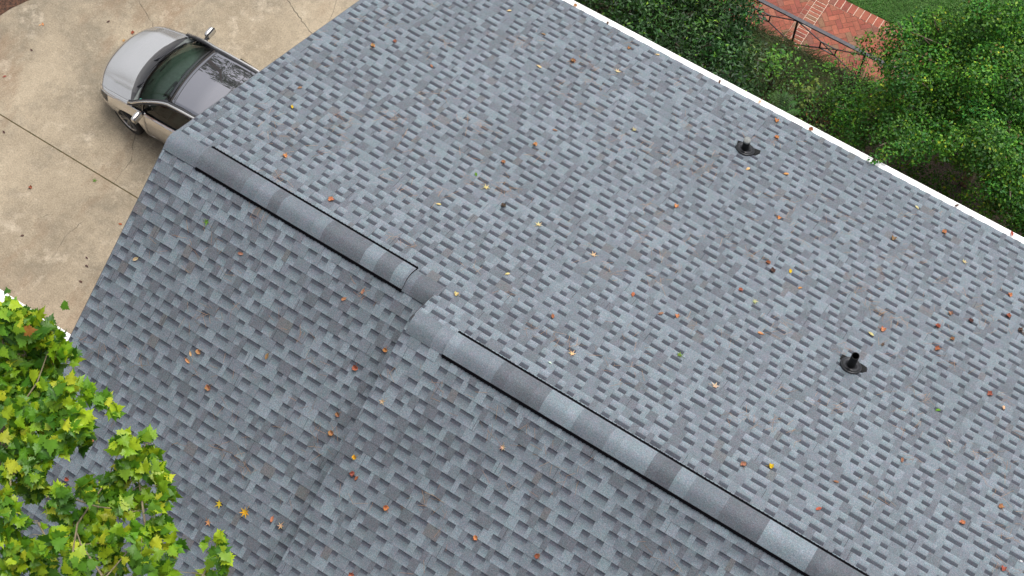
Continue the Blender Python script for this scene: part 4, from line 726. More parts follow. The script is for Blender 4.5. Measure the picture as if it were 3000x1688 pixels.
c2 = [(7.49,10.31,-3.77,0.3),(7.75,10.43,-3.64,0.22),(7.93,10.56,-3.7,0.28),(8.07,10.27,-3.21,0.22),(6.95,9.22,-3.14,0.18),(7.11,9.59,-3.38,0.26),(7.29,9.55,-3.26,0.28),(7.41,9.62,-3.19,0.15),(7.65,9.89,-3.34,0.2),(7.72,10.13,-3.59,0.26),(7.88,10.23,-3.44,0.23),(8.1,10.16,-3.41,0.21),(6.25,9.11,-3.79,0.2),(6.52,9.04,-3.57,0.25),(6.81,9.17,-3.37,0.31),(6.94,9.39,-3.44,0.27),(7.19,9.12,-3.06,0.2),(7.26,9.13,-3.13,0.23),(7.44,9.47,-3.3,0.25),(7.57,9.82,-3.73,0.28),(7.67,10.18,-3.81,0.21),(7.81,9.88,-3.46,0.18),(7.87,10.31,-3.82,0.25),(8.06,9.99,-3.54,0.16),(8.25,10.07,-3.25,0.19),(6.11,8.46,-3.37,0.16),(6.25,8.67,-3.53,0.24),(6.48,8.97,-3.64,0.19),(6.59,9.1,-3.72,0.16),(6.72,9.13,-3.84,0.23),(6.86,9.36,-4.03,0.18),(6.98,9.03,-3.42,0.17),(7.21,9.39,-3.72,0.24),(7.31,9.15,-3.13,0.17),(7.42,9.46,-3.62,0.28),(7.57,9.81,-3.75,0.32),(7.68,9.74,-3.6,0.16),(7.9,9.9,-3.87,0.17),(7.96,10.03,-3.84,0.29),(8.12,10.14,-3.83,0.2),(8.35,10.11,-3.64,0.28),(6.1,8.43,-3.61,0.31),(6.22,8.44,-3.61,0.29),(6.39,9.1,-4.32,0.2),(6.45,8.97,-4.07,0.32),(6.52,9.39,-4.39,0.18),(6.84,9.28,-4.15,0.25),(6.92,9.4,-4.14,0.27),(7.07,9.19,-3.68,0.17),(7.26,9.09,-3.6,0.21),(7.41,9.29,-3.58,0.2),(7.56,9.44,-3.76,0.29),(7.74,9.79,-4.17,0.32),(7.79,10.19,-4.37,0.19),(7.96,9.82,-3.92,0.29),(8.2,9.82,-3.8,0.32),(8.26,10.04,-3.81,0.23),(8.41,9.83,-3.47,0.2),(6.29,8.08,-3.45,0.29),(6.3,8.38,-3.68,0.22),(6.49,8.76,-4.03,0.32),(6.5,9.02,-4.31,0.31),(6.74,8.78,-3.84,0.31),(6.81,8.9,-3.84,0.31),(7.04,9.07,-4.06,0.23),(7.07,9.22,-4.05,0.24),(7.35,8.87,-3.46,0.16),(7.41,9.1,-3.63,0.28),(7.61,9.1,-3.68,0.18),(7.74,9.53,-4.09,0.22),(7.87,9.65,-4.06,0.17),(8.04,9.55,-3.93,0.31),(8.27,9.59,-3.68,0.22),(8.34,9.78,-3.94,0.19),(8.48,9.59,-3.45,0.3),(6.24,8.05,-3.63,0.29),(6.42,7.92,-3.3,0.15),(6.48,8.64,-4.09,0.3),(6.73,8.37,-3.65,0.31),(6.81,8.81,-4.14,0.31),(6.98,8.77,-3.84,0.19),(7.18,8.79,-3.78,0.3),(7.21,8.89,-3.82,0.18),(7.42,8.59,-3.31,0.3),(7.5,8.7,-3.31,0.26),(7.74,9.01,-3.53,0.2),(7.81,8.91,-3.43,0.29),(8.02,9.46,-3.92,0.18),(8.12,9.44,-4.0,0.31),(8.35,9.43,-3.67,0.31),(8.49,9.21,-3.38,0.16),(8.63,9.4,-3.47,0.16),(6.45,7.74,-3.44,0.21),(6.5,7.6,-3.15,0.29),(6.68,8.13,-3.7,0.2),(6.71,8.36,-3.92,0.23),(6.98,8.17,-3.45,0.24),(7.16,8.36,-3.76,0.22),(7.17,8.28,-3.38,0.15),(7.44,8.2,-3.28,0.27),(7.52,8.08,-3.01,0.25),(7.74,8.4,-3.17,0.15),(7.85,8.58,-3.26,0.23),(7.91,8.51,-3.16,0.26),(8.04,8.71,-3.33,0.15),(8.18,8.93,-3.58,0.28),(8.35,9.28,-3.82,0.17),(8.55,9.02,-3.4,0.15),(8.61,9.1,-3.43,0.18),(6.32,7.53,-3.63,0.23),(6.46,7.66,-3.72,0.2),(6.6,7.45,-3.17,0.24),(6.79,7.84,-3.47,0.18),(6.85,8.1,-3.77,0.28),(6.98,8.15,-3.79,0.3),(7.13,8.07,-3.5,0.2),(7.39,8.16,-3.6,0.24),(7.43,8.15,-3.5,0.25),(7.59,8.11,-3.26,0.32),(7.82,8.45,-3.49,0.2),(7.93,8.24,-3.19,0.3),(8.07,8.66,-3.52,0.19),(8.17,8.81,-3.62,0.16),(8.26,8.93,-3.78,0.19),(8.48,8.83,-3.27,0.29),(8.56,8.87,-3.52,0.19),(8.8,9.12,-3.66,0.2),(5.69,8.32,-5.58,0.31),(6.07,7.96,-4.54,0.25),(6.34,7.52,-3.76,0.25),(6.46,7.55,-3.68,0.2),(6.61,7.63,-3.6,0.26),(6.78,7.95,-3.93,0.2),(6.96,8.22,-4.08,0.16),(7.06,8.18,-3.93,0.2),(7.25,7.98,-3.63,0.2),(7.36,8.23,-3.98,0.17),(7.52,8.02,-3.61,0.26),(7.65,8.28,-3.81,0.27),(7.87,8.41,-3.68,0.32),(7.9,8.26,-3.4,0.26),(8.05,8.59,-3.7,0.32),(8.29,8.72,-3.61,0.22),(8.35,9.1,-4.19,0.27),(8.54,9.18,-4.07,0.28),(8.72,8.72,-3.26,0.24),(8.8,8.81,-3.51,0.21),(5.63,8.31,-5.74,0.28),(5.96,7.85,-4.98,0.28),(6.07,7.99,-5.08,0.16),(6.27,7.53,-4.3,0.19),(6.54,7.63,-4.22,0.24),(6.59,7.55,-4.04,0.22),(6.78,7.48,-3.63,0.25),(6.84,7.69,-3.96,0.31),(7.07,7.92,-3.9,0.26),(7.16,7.92,-3.83,0.26),(7.37,8.16,-4.27,0.22),(7.41,7.89,-3.63,0.21),(7.71,7.98,-3.68,0.29),(7.69,8.22,-3.77,0.17),(7.81,8.34,-3.83,0.17),(8.05,8.18,-3.47,0.26),(8.28,8.46,-3.79,0.31),(8.29,8.95,-4.29,0.31),(8.48,8.69,-4.01,0.29),(8.59,9.04,-4.38,0.29),(8.73,9.05,-4.28,0.18),(8.87,9.09,-3.95,0.21),(5.8,7.97,-5.58,0.19),(6.0,7.68,-5.04,0.24),(6.26,7.59,-4.61,0.27),(6.34,7.35,-4.34,0.17),(6.54,7.52,-4.26,0.19),(6.72,7.09,-3.66,0.28),(6.83,7.35,-3.86,0.24),(6.96,7.41,-3.89,0.27),(7.05,7.66,-3.92,0.27),(7.27,7.83,-4.03,0.3),(7.49,7.81,-3.94,0.23),(7.61,7.9,-3.79,0.19),(7.69,7.76,-3.5,0.3),(7.87,7.66,-3.38,0.3),(8.01,8.04,-3.6,0.2),(8.09,8.47,-4.08,0.31),(8.27,8.31,-3.83,0.16),(8.45,8.7,-4.3,0.29),(8.56,8.76,-4.21,0.16),(8.64,8.68,-3.93,0.26),(8.88,8.66,-3.68,0.26),(9.0,8.76,-3.89,0.28),(5.91,7.6,-5.21,0.17),(6.24,7.21,-4.62,0.23),(6.39,7.09,-4.19,0.27),(6.38,7.4,-4.61,0.24),(6.61,7.0,-3.82,0.15),(6.74,7.23,-3.89,0.21),(6.89,7.0,-3.51,0.23),(7.01,7.39,-3.99,0.17),(7.18,7.5,-3.91,0.17),(7.45,7.29,-3.58,0.28),(7.55,7.58,-3.91,0.16),(7.68,7.4,-3.56,0.24),(7.79,7.4,-3.33,0.25),(7.87,7.62,-3.51,0.17),(8.04,7.73,-3.63,0.2),(8.26,7.85,-3.62,0.16),(8.44,7.95,-3.56,0.26),(8.49,8.56,-4.18,0.3),(8.63,8.2,-3.73,0.24),(8.73,8.36,-3.86,0.2),(8.93,8.55,-3.94,0.22),(9.03,8.49,-3.74,0.22),(6.77,6.72,-3.6,0.21),(6.93,6.91,-3.63,0.2),(7.05,6.89,-3.56,0.17),(7.19,6.73,-3.36,0.28),(7.35,7.13,-3.68,0.27),(7.48,7.23,-3.8,0.23),(7.67,7.12,-3.38,0.28),(7.72,7.43,-3.72,0.22),(7.94,7.17,-3.04,0.3),(8.06,7.22,-3.02,0.32),(8.12,7.56,-3.45,0.2),(8.24,7.71,-3.53,0.21),(8.52,7.87,-3.8,0.31),(8.68,7.86,-3.63,0.22),(8.67,8.16,-3.85,0.19),(8.82,8.35,-3.91,0.22),(8.96,7.9,-3.39,0.19),(9.2,7.8,-3.06,0.2),(7.11,6.76,-3.68,0.2),(7.65,7.31,-3.82,0.3),(7.73,7.18,-3.57,0.27),(8.01,7.08,-3.31,0.22),(8.08,6.9,-3.04,0.32),(8.22,7.25,-3.34,0.27),(8.4,7.55,-3.51,0.31),(8.52,7.66,-3.57,0.22),(8.72,7.62,-3.53,0.17),(8.76,7.72,-3.58,0.16),(8.97,7.78,-3.52,0.3),(9.08,7.84,-3.39,0.27),(9.2,7.91,-3.47,0.32),(7.97,7.12,-3.58,0.23),(8.23,7.12,-3.47,0.16),(8.28,7.2,-3.53,0.22),(8.47,7.16,-3.23,0.24),(8.67,7.58,-3.73,0.32),(8.75,7.57,-3.73,0.19),(8.86,7.97,-4.09,0.2),(9.02,7.67,-3.65,0.15),(9.2,7.95,-3.84,0.29),(9.26,8.02,-3.7,0.27),(8.19,6.92,-3.44,0.15),(8.42,7.22,-3.84,0.26),(8.58,7.51,-4.08,0.25),(8.6,7.29,-3.56,0.29),(8.86,7.83,-4.14,0.18),(8.92,7.78,-4.02,0.29),(9.2,7.82,-4.03,0.21),(9.24,7.75,-3.84,0.21),(9.38,8.01,-3.92,0.29),(8.36,6.74,-3.37,0.2),(8.5,6.74,-3.43,0.23),(8.57,6.88,-3.47,0.31),(8.77,7.09,-3.7,0.3),(8.97,7.53,-4.11,0.22),(9.06,7.67,-4.09,0.17),(9.13,7.94,-4.36,0.16),(9.25,7.89,-4.22,0.3),(9.44,7.87,-3.96,0.29),(8.36,6.83,-3.79,0.31),(8.65,6.72,-3.52,0.2),(8.69,6.79,-3.49,0.19),(8.79,7.05,-3.71,0.31),(8.99,7.44,-4.14,0.25),(9.14,7.56,-4.25,0.17),(9.24,7.24,-3.72,0.29),(9.42,7.31,-3.53,0.18),(9.49,7.51,-3.78,0.22),(8.79,6.73,-3.53,0.31),(8.97,6.75,-3.6,0.2),(9.02,6.8,-3.62,0.22),(9.13,6.95,-3.59,0.31),(9.29,7.1,-3.8,0.26),(9.47,7.0,-3.57,0.26),(9.6,6.9,-3.2,0.2),(9.1,6.71,-3.84,0.3),(9.14,6.72,-3.67,0.3),(9.3,6.83,-3.83,0.19),(9.46,7.06,-3.74,0.25),(9.62,6.74,-3.3,0.15),(9.63,6.71,-3.22,0.32),(9.27,6.73,-3.82,0.29),(9.31,6.78,-3.9,0.32),(9.49,6.83,-3.69,0.28),(7.61,11.02,-5.02,0.34),(7.71,11.16,-5.2,0.4),(7.94,11.08,-4.72,0.37),(6.23,9.41,-4.74,0.33),(6.4,10.01,-5.12,0.37),(6.89,10.24,-4.95,0.38),(7.29,10.43,-4.86,0.36),(7.69,11.0,-5.18,0.37),(7.96,11.11,-5.22,0.35),(6.44,9.29,-4.74,0.39),(6.73,9.81,-4.88,0.39),(6.97,9.85,-4.98,0.36),(7.18,10.05,-5.09,0.37),(7.4,10.36,-5.19,0.39),(7.96,10.4,-5.02,0.35),(8.05,10.86,-5.24,0.4),(8.37,10.63,-4.98,0.33),(6.4,8.72,-4.82,0.33),(6.68,8.96,-4.75,0.31),(6.99,9.26,-4.83,0.31),(7.17,9.54,-5.08,0.37),(7.45,9.51,-4.75,0.39),(7.62,9.93,-5.22,0.34),(8.08,9.75,-4.66,0.33),(8.26,10.01,-4.78,0.41),(8.39,10.55,-5.11,0.39),(6.48,8.45,-4.98,0.39),(6.51,8.72,-4.91,0.31),(6.88,8.61,-4.68,0.41),(6.99,9.18,-5.22,0.31),(7.42,9.44,-5.04,0.39),(7.51,9.5,-5.18,0.4),(7.77,9.69,-5.07,0.37),(8.08,9.83,-5.07,0.34),(8.36,9.81,-4.84,0.34),(8.47,10.16,-5.03,0.42),(6.55,8.5,-5.13,0.34),(6.83,8.78,-5.25,0.36),(7.26,8.44,-4.79,0.35),(7.57,9.17,-5.21,0.4),(7.81,9.3,-5.01,0.3),(8.11,9.29,-5.2,0.39),(8.23,9.58,-5.1,0.33),(8.46,9.65,-5.22,0.41),(8.75,9.59,-4.81,0.31),(6.69,7.83,-4.82,0.38),(7.02,7.89,-4.82,0.4),(7.2,8.01,-4.81,0.3),(7.48,8.28,-4.98,0.34),(7.68,8.48,-5.04,0.33),(8.05,8.53,-4.88,0.3),(8.05,8.77,-4.81,0.41),(8.44,9.13,-4.84,0.39),(8.63,9.27,-4.94,0.35),(8.83,9.6,-5.09,0.39),(7.96,8.18,-4.81,0.31),(7.99,8.32,-5.04,0.33),(8.28,8.69,-4.91,0.38),(8.57,9.08,-5.21,0.4),(8.99,8.79,-4.92,0.34),(8.62,8.29,-5.14,0.39),(8.6,8.54,-5.12,0.42),(9.12,8.67,-5.13,0.31),(8.51,8.13,-5.18,0.35),(8.82,8.03,-4.77,0.33),(9.01,8.24,-5.03,0.3),(9.35,8.25,-4.71,0.38),(5.49,9.42,-5.3,0.12),(5.65,9.29,-5.3,0.13),(5.59,9.17,-5.3,0.11),(5.37,9.44,-5.5,0.09),(5.42,9.22,-5.5,0.08),(5.84,9.02,-5.1,0.13),(5.71,9.55,-5.1,0.1),(5.72,9.72,-5.1,0.1),(6.89,5.68,-2.4,0.09),(6.94,5.76,-2.4,0.11),(7.0,5.89,-2.45,0.12),(7.05,6.04,-2.5,0.13),(7.11,6.22,-2.6,0.14),(7.29,6.38,-2.8,0.12),(7.24,6.53,-2.7,0.16),(7.57,6.69,-2.9,0.16),(7.62,6.6,-3.0,0.08),(7.64,6.87,-2.9,0.16),(7.95,7.35,-3.9,0.2),(7.99,7.37,-3.5,0.25),(8.19,7.37,-4.0,0.18),(8.41,6.92,-3.3,0.22),(8.52,7.06,-3.2,0.25),(8.5,6.72,-3.3,0.16),(8.67,6.64,-3.2,0.15),(8.74,6.94,-3.2,0.25),(8.32,7.32,-3.3,0.28),(8.87,6.71,-3.3,0.2),(8.34,7.11,-3.9,0.12),(8.49,6.78,-3.6,0.1),(7.33,7.94,-5.9,0.3),(7.61,8.02,-6.2,0.3),(7.06,7.78,-5.7,0.3),(7.83,8.25,-6.1,0.3),(8.26,8.21,-6.3,0.3),(8.62,8.35,-6.5,0.3),(9.01,8.01,-5.9,0.25)]
bush("holly_tree", "large small leaved evergreen tree filling the right side beyond the gutter, reaching over the patio", "tree", (7.9, 9.3, G), (np.array([c[:3] for c in c2]), np.array([c[3] for c in c2])), 3600, .052, HG, [5, 4, 4, 2.6, 1.6, .45, .2], 13, .62, M_holly, 3.0, twn=60, spec_twig=M_bark,
     extra=[("yellow_leaves", [(7.4, 8.6, -3.2), (8.1, 9.2, -3.3), (8.6, 9.1, -3.4)], .22, 9, .05, [lin(205, 205, 60), lin(180, 190, 60)]),
            ("new_growth", [(6.15, 8.2, -4.0), (6.2, 8.05, -4.0), (6.1, 8.35, -4.05), (6.22, 7.95, -4.1)], .05, 22, .05, [lin(120, 190, 50)])])
# low leafy plants in the bed
def low_plant(label, x, y, h, r, n, size, pal, seed, asp=.55, name="leafy_plant", stem=True):
    rs = np.random.RandomState(seed); e = empty(name, (x, y, G - .1)); tag(e, label, "plant")
    k = max(3, n // 9); C_ = rs.normal(0, 1, (k, 3)) * [r * .5, r * .5, h * .16] + [0, 0, h * .85]
    P = np.repeat(C_, n // k + 1, 0)[:n] + rs.normal(0, 1, (n, 3)) * r * .20
    oval_leaves("foliage", P, rs.normal(0, .3, (n, 3)) + [[0, 0, 1]], size * rs.uniform(.6, 1.2, n), pick(rs, pal, [1] * len(pal), n), M_holly, e, rs, asp, jit=.35)
    twigs("stem", [[(rs.normal(0, .03), rs.normal(0, .03), 0), tuple(c * .5 + rs.normal(0, .03, 3)), tuple(c)] for c in C_], .007, .003, M_darktwig, e, 4)
    return e
BR = [lin(92, 150, 48), lin(70, 126, 42), lin(116, 164, 56)]; OL = [lin(120, 140, 60), lin(96, 120, 50)]
low_plant("bright green leafy plant beside the dark evergreen shrub, near the railing post", 4.25, 8.95, 1.4, .26, 150, .085, BR, 31)
low_plant("bright green seedling nearer the gutter, below the larger bright plant", 4.62, 7.95, 1.2, .20, 70, .08, BR, 32)
low_plant("olive green seedling in the middle of the bed between shrub and tree", 4.95, 8.95, 1.0, .20, 60, .085, OL, 33)
low_plant("small yellow green plant under the iron railing", 4.93, 9.80, .55, .12, 40, .08, BR, 34)
low_plant("sparse yellow green seedling beside the brown dead shrub", 5.25, 8.45, .8, .18, 40, .07, OL, 35)
low_plant("low dark green plant at the foot of the evergreen shrub", 4.55, 7.2, 1.1, .45, 340, .06, DG[:4], 36)
low_plant("small leaved young shrub beside the grey ground light", 5.55, 9.35, 1.2, .5, 900, .042, HG[:5], 37, .62)
low_plant("mid green ground plant between the grass and the evergreen shrub", 4.35, 8.5, .6, .5, 380, .06, DG[1:5], 38)
low_plant("dark green plant tight against the house wall below the gutter", 5.5, 7.0, 1.0, .55, 420, .05, DG[:4], 39)
low_plant("dark weedy ground cover on the bed beside the fern", 4.75, 8.4, .5, .6, 700, .06, DG[:4], 43)
low_plant("mid green leafy filler plant right of the fern, against the gutter", 5.1, 7.6, 1.0, .42, 420, .055, HG[:5], 47)
low_plant("broad green weed between the bright sapling and the railing", 4.5, 9.45, .45, .38, 300, .065, HG[:4], 48)
low_plant("green weed patch in the grass under the evergreen tree edge", 5.2, 9.0, .6, .5, 420, .06, HG[:5], 45)
low_plant("dark leafy weed by the shrub foot and the drooping grass", 4.1, 9.35, .5, .4, 320, .06, DG[:5], 46)
low_plant("reddish green low plant near the dead shrub, right of the fern", 5.35, 7.75, .8, .4, 260, .055, [DG[0], DG[1], lin(92, 60, 40)], 44)
# fern
fe = empty("fern", (4.76, 8.12, G - .05)); tag(fe, "green fern with feathery fronds beside the white gutter", "fern")
fm = MB(); rng = random.Random(5)
for k in range(11):
    a = 2 * math.pi * k / 11 + rng.uniform(-.2, .2); L_ = rng.uniform(.32, .46); c_, s_ = math.cos(a), math.sin(a); tone = tuple(v * rng.uniform(.8, 1.2) for v in lin(58, 104, 36))
    for i in range(16):
        t_ = (i + 1) / 17; d = L_ * t_; z = 1.0 + .35 * math.sin(t_ * 2.4) ; w_ = .09 * math.sin(math.pi * min(1, t_ * 1.05 + .08)) 
        for sg in (-1, 1):
            p = Vector((c_ * d, s_ * d, z)); q = p + Vector((-s_ * sg * w_ + c_ * .03, c_ * sg * w_ + s_ * .03, -.02)); fm.poly([p, p + Vector((c_ * .022, s_ * .022, 0)), q], tone)
fm.build("frond", M_holly, fe); twigs("stem", [[(0, 0, 0), (.02, 0, .5), (0, 0, 1.0)]], .012, .008, M_darktwig, fe)
# dead brown shrub
ds = empty("dead_shrub", (5.25, 8.1, G - .1)); tag(ds, "dead brown twiggy shrub between the fern and the large evergreen tree", "shrub")
rng = random.Random(6); pr = []
for k in range(70):
    a = rng.uniform(0, 6.28); r = rng.uniform(.15, .6); h = rng.uniform(.5, 1.3); pr.append([(rng.uniform(-.1, .1), rng.uniform(-.1, .1), 0), (math.cos(a) * r * .5, math.sin(a) * r * .5, h * .6), (math.cos(a) * r, math.sin(a) * r, h)])
twigs("branch", pr, .009, .003, material("dead_twig", (.13, .075, .045), .9, noise=[(9, .5, 3)]), ds, 4)
rs = np.random.RandomState(3); n = 260; P = rs.normal(0, 1, (n, 3)) * [.28, .28, .3] + [0, 0, .75]
oval_leaves("dead_leaves", P, rs.normal(0, 1, (n, 3)), .06 * rs.uniform(.6, 1.3, n), pick(rs, [lin(110, 62, 44), lin(84, 48, 36), lin(140, 90, 60)], [1, 1, .5], n), M_dry, ds, rs)
# grass: long drooping blades by the patio, short turf beyond it
def blades(name, n, seed, place, hgt, lean, wid, pal, label):
    rs = np.random.RandomState(seed); base = place(rs, n); a = rs.uniform(0, 2 * np.pi, n); h = hgt * rs.uniform(.6, 1.2, n); ln = lean * rs.uniform(.4, 1.3, n)
    if lean > .1: a = rs.normal(-1.2, .9, n)
    d = np.stack([np.cos(a), np.sin(a), 0 * a], 1); s = np.stack([-np.sin(a), np.cos(a), 0 * a], 1) * wid
    z = np.array([[0, 0, 1.]]); m1 = base + d * ln[:, None] * .35 + z * h[:, None] * .75; tp = base + d * ln[:, None] + z * h[:, None] * .8
    V = np.stack([base - s, base + s, m1 + s * .8, m1 - s * .8, tp], 1).reshape(-1, 3); i = np.arange(n)[:, None] * 5
    F = np.concatenate([i + [[0, 1, 2]], i + [[0, 2, 3]], i + [[3, 2, 4]]], 0)
    o = np_mesh(name, V, F, np.repeat(pick(rs, pal, [1] * len(pal), n, .25), 5, 0), M_hedge); tag(o, label, "grass", kind="stuff"); return o
def bedgrass(rs, n):
    x = rs.uniform(3.2, 5.9, n); y = 10.02 - rs.gamma(1.5, .42, n); y = np.maximum(y, 7.2); return np.stack([x, y, np.full(n, G - .1)], 1)
blades("grass", 26000, 41, bedgrass, .42, .42, .006, [lin(66, 86, 36), lin(46, 70, 28), lin(84, 98, 44), lin(70, 62, 38)], "long drooping olive green grass along the near edge of the brick patio")
def turf(rs, n): return np.stack([rs.uniform(3.6, 10.5, n), 11.47 + rs.uniform(0, 1, n) ** 1.3 * 3.4, np.full(n, G - .02)], 1)
blades("lawn_grass", 60000, 42, turf, .05, .05, .0045, [lin(72, 124, 44), lin(60, 108, 38), lin(90, 138, 54)], "short mown green lawn grass beyond the brick patio")

# ---------------------------------------------------------------- plane tree overhanging the near roof
def lobed_leaf():
    """outline of a plane/maple leaf, tip along +x, unit length; returns verts and fan faces, veins raised"""
    half = [(0, .0), (-.08, .10), (-.02, .22), (-.12, .40), (.04, .36), (.10, .46), (.18, .34), (.34, .52), (.38, .36), (.52, .34), (.50, .20), (.66, .20), (.72, .10), (1.0, 0)]
    out = half + [(x, -y) for x, y in half[-2:0:-1]]
    V = [(.30, 0, 0)]
    for x, y in out: r = abs(y); V.append((x - .05, y, -.22 * r * r * 2 - .10 * max(0, x - .5) ** 1.0 + (.05 if r < .05 else 0)))
    n = len(out); F = [(0, 1 + i, 1 + (i + 1) % n) for i in range(n)]
    return np.array(V), np.array(F)
LV, LF = lobed_leaf()
TREE = [tuple(float(v) for v in s.split(",")) for s in "0.90,-3.15,1.81,0.20;1.12,-3.15,1.82,0.21;1.24,-3.07,1.61,0.16;1.03,-3.37,1.45,0.25;1.23,-3.25,1.29,0.22;1.50,-3.12,1.52,0.13;1.35,-3.07,1.54,0.13;1.16,-3.64,1.28,0.27;1.42,-3.52,1.28,0.27;1.92,-3.43,1.95,0.14;2.00,-3.31,1.71,0.10;1.53,-3.86,1.41,0.27;1.83,-3.69,1.55,0.24;2.22,-3.64,1.93,0.17;2.30,-3.36,1.88,0.09;2.43,-3.36,1.84,0.07;1.71,-4.13,1.52,0.21;1.98,-4.06,1.60,0.17;2.15,-3.84,1.72,0.15;2.11,-3.66,1.29,0.13;2.08,-4.23,1.64,0.14;1.85,-4.38,1.44,0.16;2.20,-4.64,1.87,0.10;2.02,-4.33,1.29,0.17;2.52,-4.29,1.73,0.13;2.73,-4.13,1.86,0.14;2.68,-3.95,1.41,0.12;2.73,-3.57,1.88,0.11;2.88,-3.41,1.86,0.07;2.78,-3.43,1.26,0.12;2.94,-3.67,1.75,0.17;2.98,-3.57,1.25,0.12;3.25,-3.70,1.60,0.11;2.77,-3.79,1.56,0.12;2.73,-3.91,1.39,0.12;3.03,-3.88,1.48,0.16;3.37,-3.88,1.81,0.11;2.63,-4.37,1.47,0.16;2.80,-4.22,1.35,0.14;3.06,-4.08,1.74,0.11;2.45,-4.88,1.56,0.18;2.76,-4.69,1.81,0.17;2.83,-4.54,1.41,0.18;3.03,-4.35,1.47,0.17;3.32,-4.23,1.81,0.11;3.42,-4.11,1.60,0.12;3.63,-4.09,1.60,0.09;2.44,-5.07,1.42,0.14;2.62,-4.91,1.26,0.19;3.15,-4.77,1.90,0.16;3.15,-4.50,1.31,0.19;3.56,-4.37,1.84,0.16;3.68,-4.27,1.51,0.13;3.98,-3.93,1.92,0.05;3.96,-3.78,1.53,0.07;4.20,-3.92,1.91,0.06;4.06,-3.98,1.64,0.06;4.01,-4.10,1.42,0.08;4.23,-4.05,1.77,0.07;2.28,-4.85,1.72,0.10;2.37,-4.71,1.73,0.09;1.99,-4.58,1.57,0.10;2.39,-4.42,1.41,0.08;3.48,-4.00,1.70,0.09;1.02,-2.64,1.32,0.00;0.68,-2.93,1.73,0.00".split(";")]
tree = empty("plane_tree", (-.3, -8.2, G)); tag(tree, "yellow green plane tree with maple shaped leaves overhanging the lower left roof", "tree")
rs = np.random.RandomState(17); To = np.array([-.3, -8.2, G])
pos, siz, ctone = [], [], []
for x, y, z, r in TREE:
    n = 1 if r < .02 else max(3, int(1500 * r * r))
    d = rs.normal(0, 1, (n, 3)); d /= np.maximum(.3, np.linalg.norm(d, axis=1))[:, None]; pos.append(np.array([x, y, z]) + d * (rs.uniform(.1, 1, (n, 1)) ** .5) * r * np.array([[.9, .9, 1.1]])); siz.append(rs.uniform(.085, .17, n)); ctone.append(np.full(n, rs.uniform(.82, 1.15)))
# the rest of the crown, out of frame to the left and below
for k in range(90):
    a = rs.uniform(0, 2 * np.pi); rr = rs.uniform(.4, 3.0); c = np.array([-.6 + rr * np.cos(a), -7.2 + rr * np.sin(a) * .9, rs.uniform(-2.5, 2.0)])
    if c[0] > .6 and c[1] > -5.4: continue
    n = 20; pos.append(c + rs.normal(0, .28, (n, 3))); siz.append(rs.uniform(.12, .2, n)); ctone.append(np.full(n, rs.uniform(.8, 1.15)))
pos = np.concatenate(pos); siz = np.concatenate(siz); ctone = np.concatenate(ctone); n = len(pos)
nr = rs.normal(0, .55, (n, 3)) + [[.05, -.25, 1.0]]; nr /= np.linalg.norm(nr, axis=1)[:, None]
a = rs.normal(0, 1, (n, 3)) + [[.5, .5, -.3]]; a -= (a * nr).sum(1)[:, None] * nr; a /= np.linalg.norm(a, axis=1)[:, None]; b = np.cross(nr, a)
asym = rs.uniform(.8, 1.1, n)
curl = rs.uniform(.2, 2.2, n)
V = pos[:, None, :] + siz[:, None, None] * (LV[None, :, 0:1] * a[:, None, :] + LV[None, :, 1:2] * asym[:, None, None] * b[:, None, :] + LV[None, :, 2:3] * curl[:, None, None] * nr[:, None, :])
F = (LF[None] + (np.arange(n) * len(LV))[:, None, None]).reshape(-1, 3)
pal = [lin(94, 146, 30), lin(68, 118, 28), lin(134, 176, 32), lin(172, 200, 40), lin(200, 210, 54), lin(108, 158, 42), lin(166, 114, 50)]
colr = pick(rs, pal, [5, 3.4, 4.8, 3.4, 1.2, 2, .05], n, .12) * ctone[:, None]
np_mesh("crown", V.reshape(-1, 3) - To, F, np.repeat(colr, len(LV), 0), M_mapleaf, tree)
# petioles
tw = []
BRN = [[(3.29, -4.06), (3.0, -3.77), (2.85, -3.67), (2.76, -3.4)], [(2.31, -4.33), (2.58, -4.21), (2.76, -4.14), (3.14, -3.97)], [(1.6, -5.3), (2.15, -4.85), (2.14, -4.72), (2.38, -4.57)], [(2.4, -4.58), (2.56, -4.65), (2.73, -4.63)], [(.6, -4.9), (1.47, -4.06), (1.45, -3.73), (1.45, -3.47), (1.33, -3.11)], [(2.1, -4.64), (1.89, -4.37), (1.68, -4.18)],
       [(4.2, -5.1), (4.05, -4.13), (3.99, -3.94), (3.95, -3.81)], [(1.98, -3.73), (1.97, -3.36), (2.23, -3.3)], [(3.2, -5.2), (2.74, -4.39), (2.66, -3.88), (2.59, -3.59)], [(3.9, -5.6), (3.29, -4.75), (3.29, -4.06)], [(3.24, -4.65), (2.9, -4.53), (2.64, -4.38)], [(.3, -5.6), (.9, -4.4), (1.1, -3.8), (1.15, -3.3)]]
lim = []
for br in BRN: lim.append([(x + .3, y + 8.2, 1.55 - G - .05 + .06 * math.sin(i * 2.1)) for i, (x, y) in enumerate(br)])
ends = [(2.4, -5.4, 1.2), (3.3, -6.0, 1.1), (.2, -5.8, 1.3), (4.4, -5.8, 1.1)]
tw = MB()
for l_ in lim: tw.tube(l_, [.012 - .007 * i / (len(l_) - 1) for i in range(len(l_))], 6)
rr = np.random.RandomState(2)
for x, y, z, r in TREE:
    if r < .02: continue
    best = min((p for l_ in lim for p in l_), key=lambda p: (p[0] - .3 - x) ** 2 + (p[1] - 8.2 - y) ** 2); e_ = (x + .3 + rr.normal(0, .05), y + 8.2 + rr.normal(0, .05), z - G)
    m_ = tuple((a_ + b_) / 2 + rr.normal(0, .05) for a_, b_ in zip(best, e_)); tw.tube([best, m_, e_], [.004, .003, .002], 5, cap=False)
tw.build("branch", M_twig, tree, smooth=True)
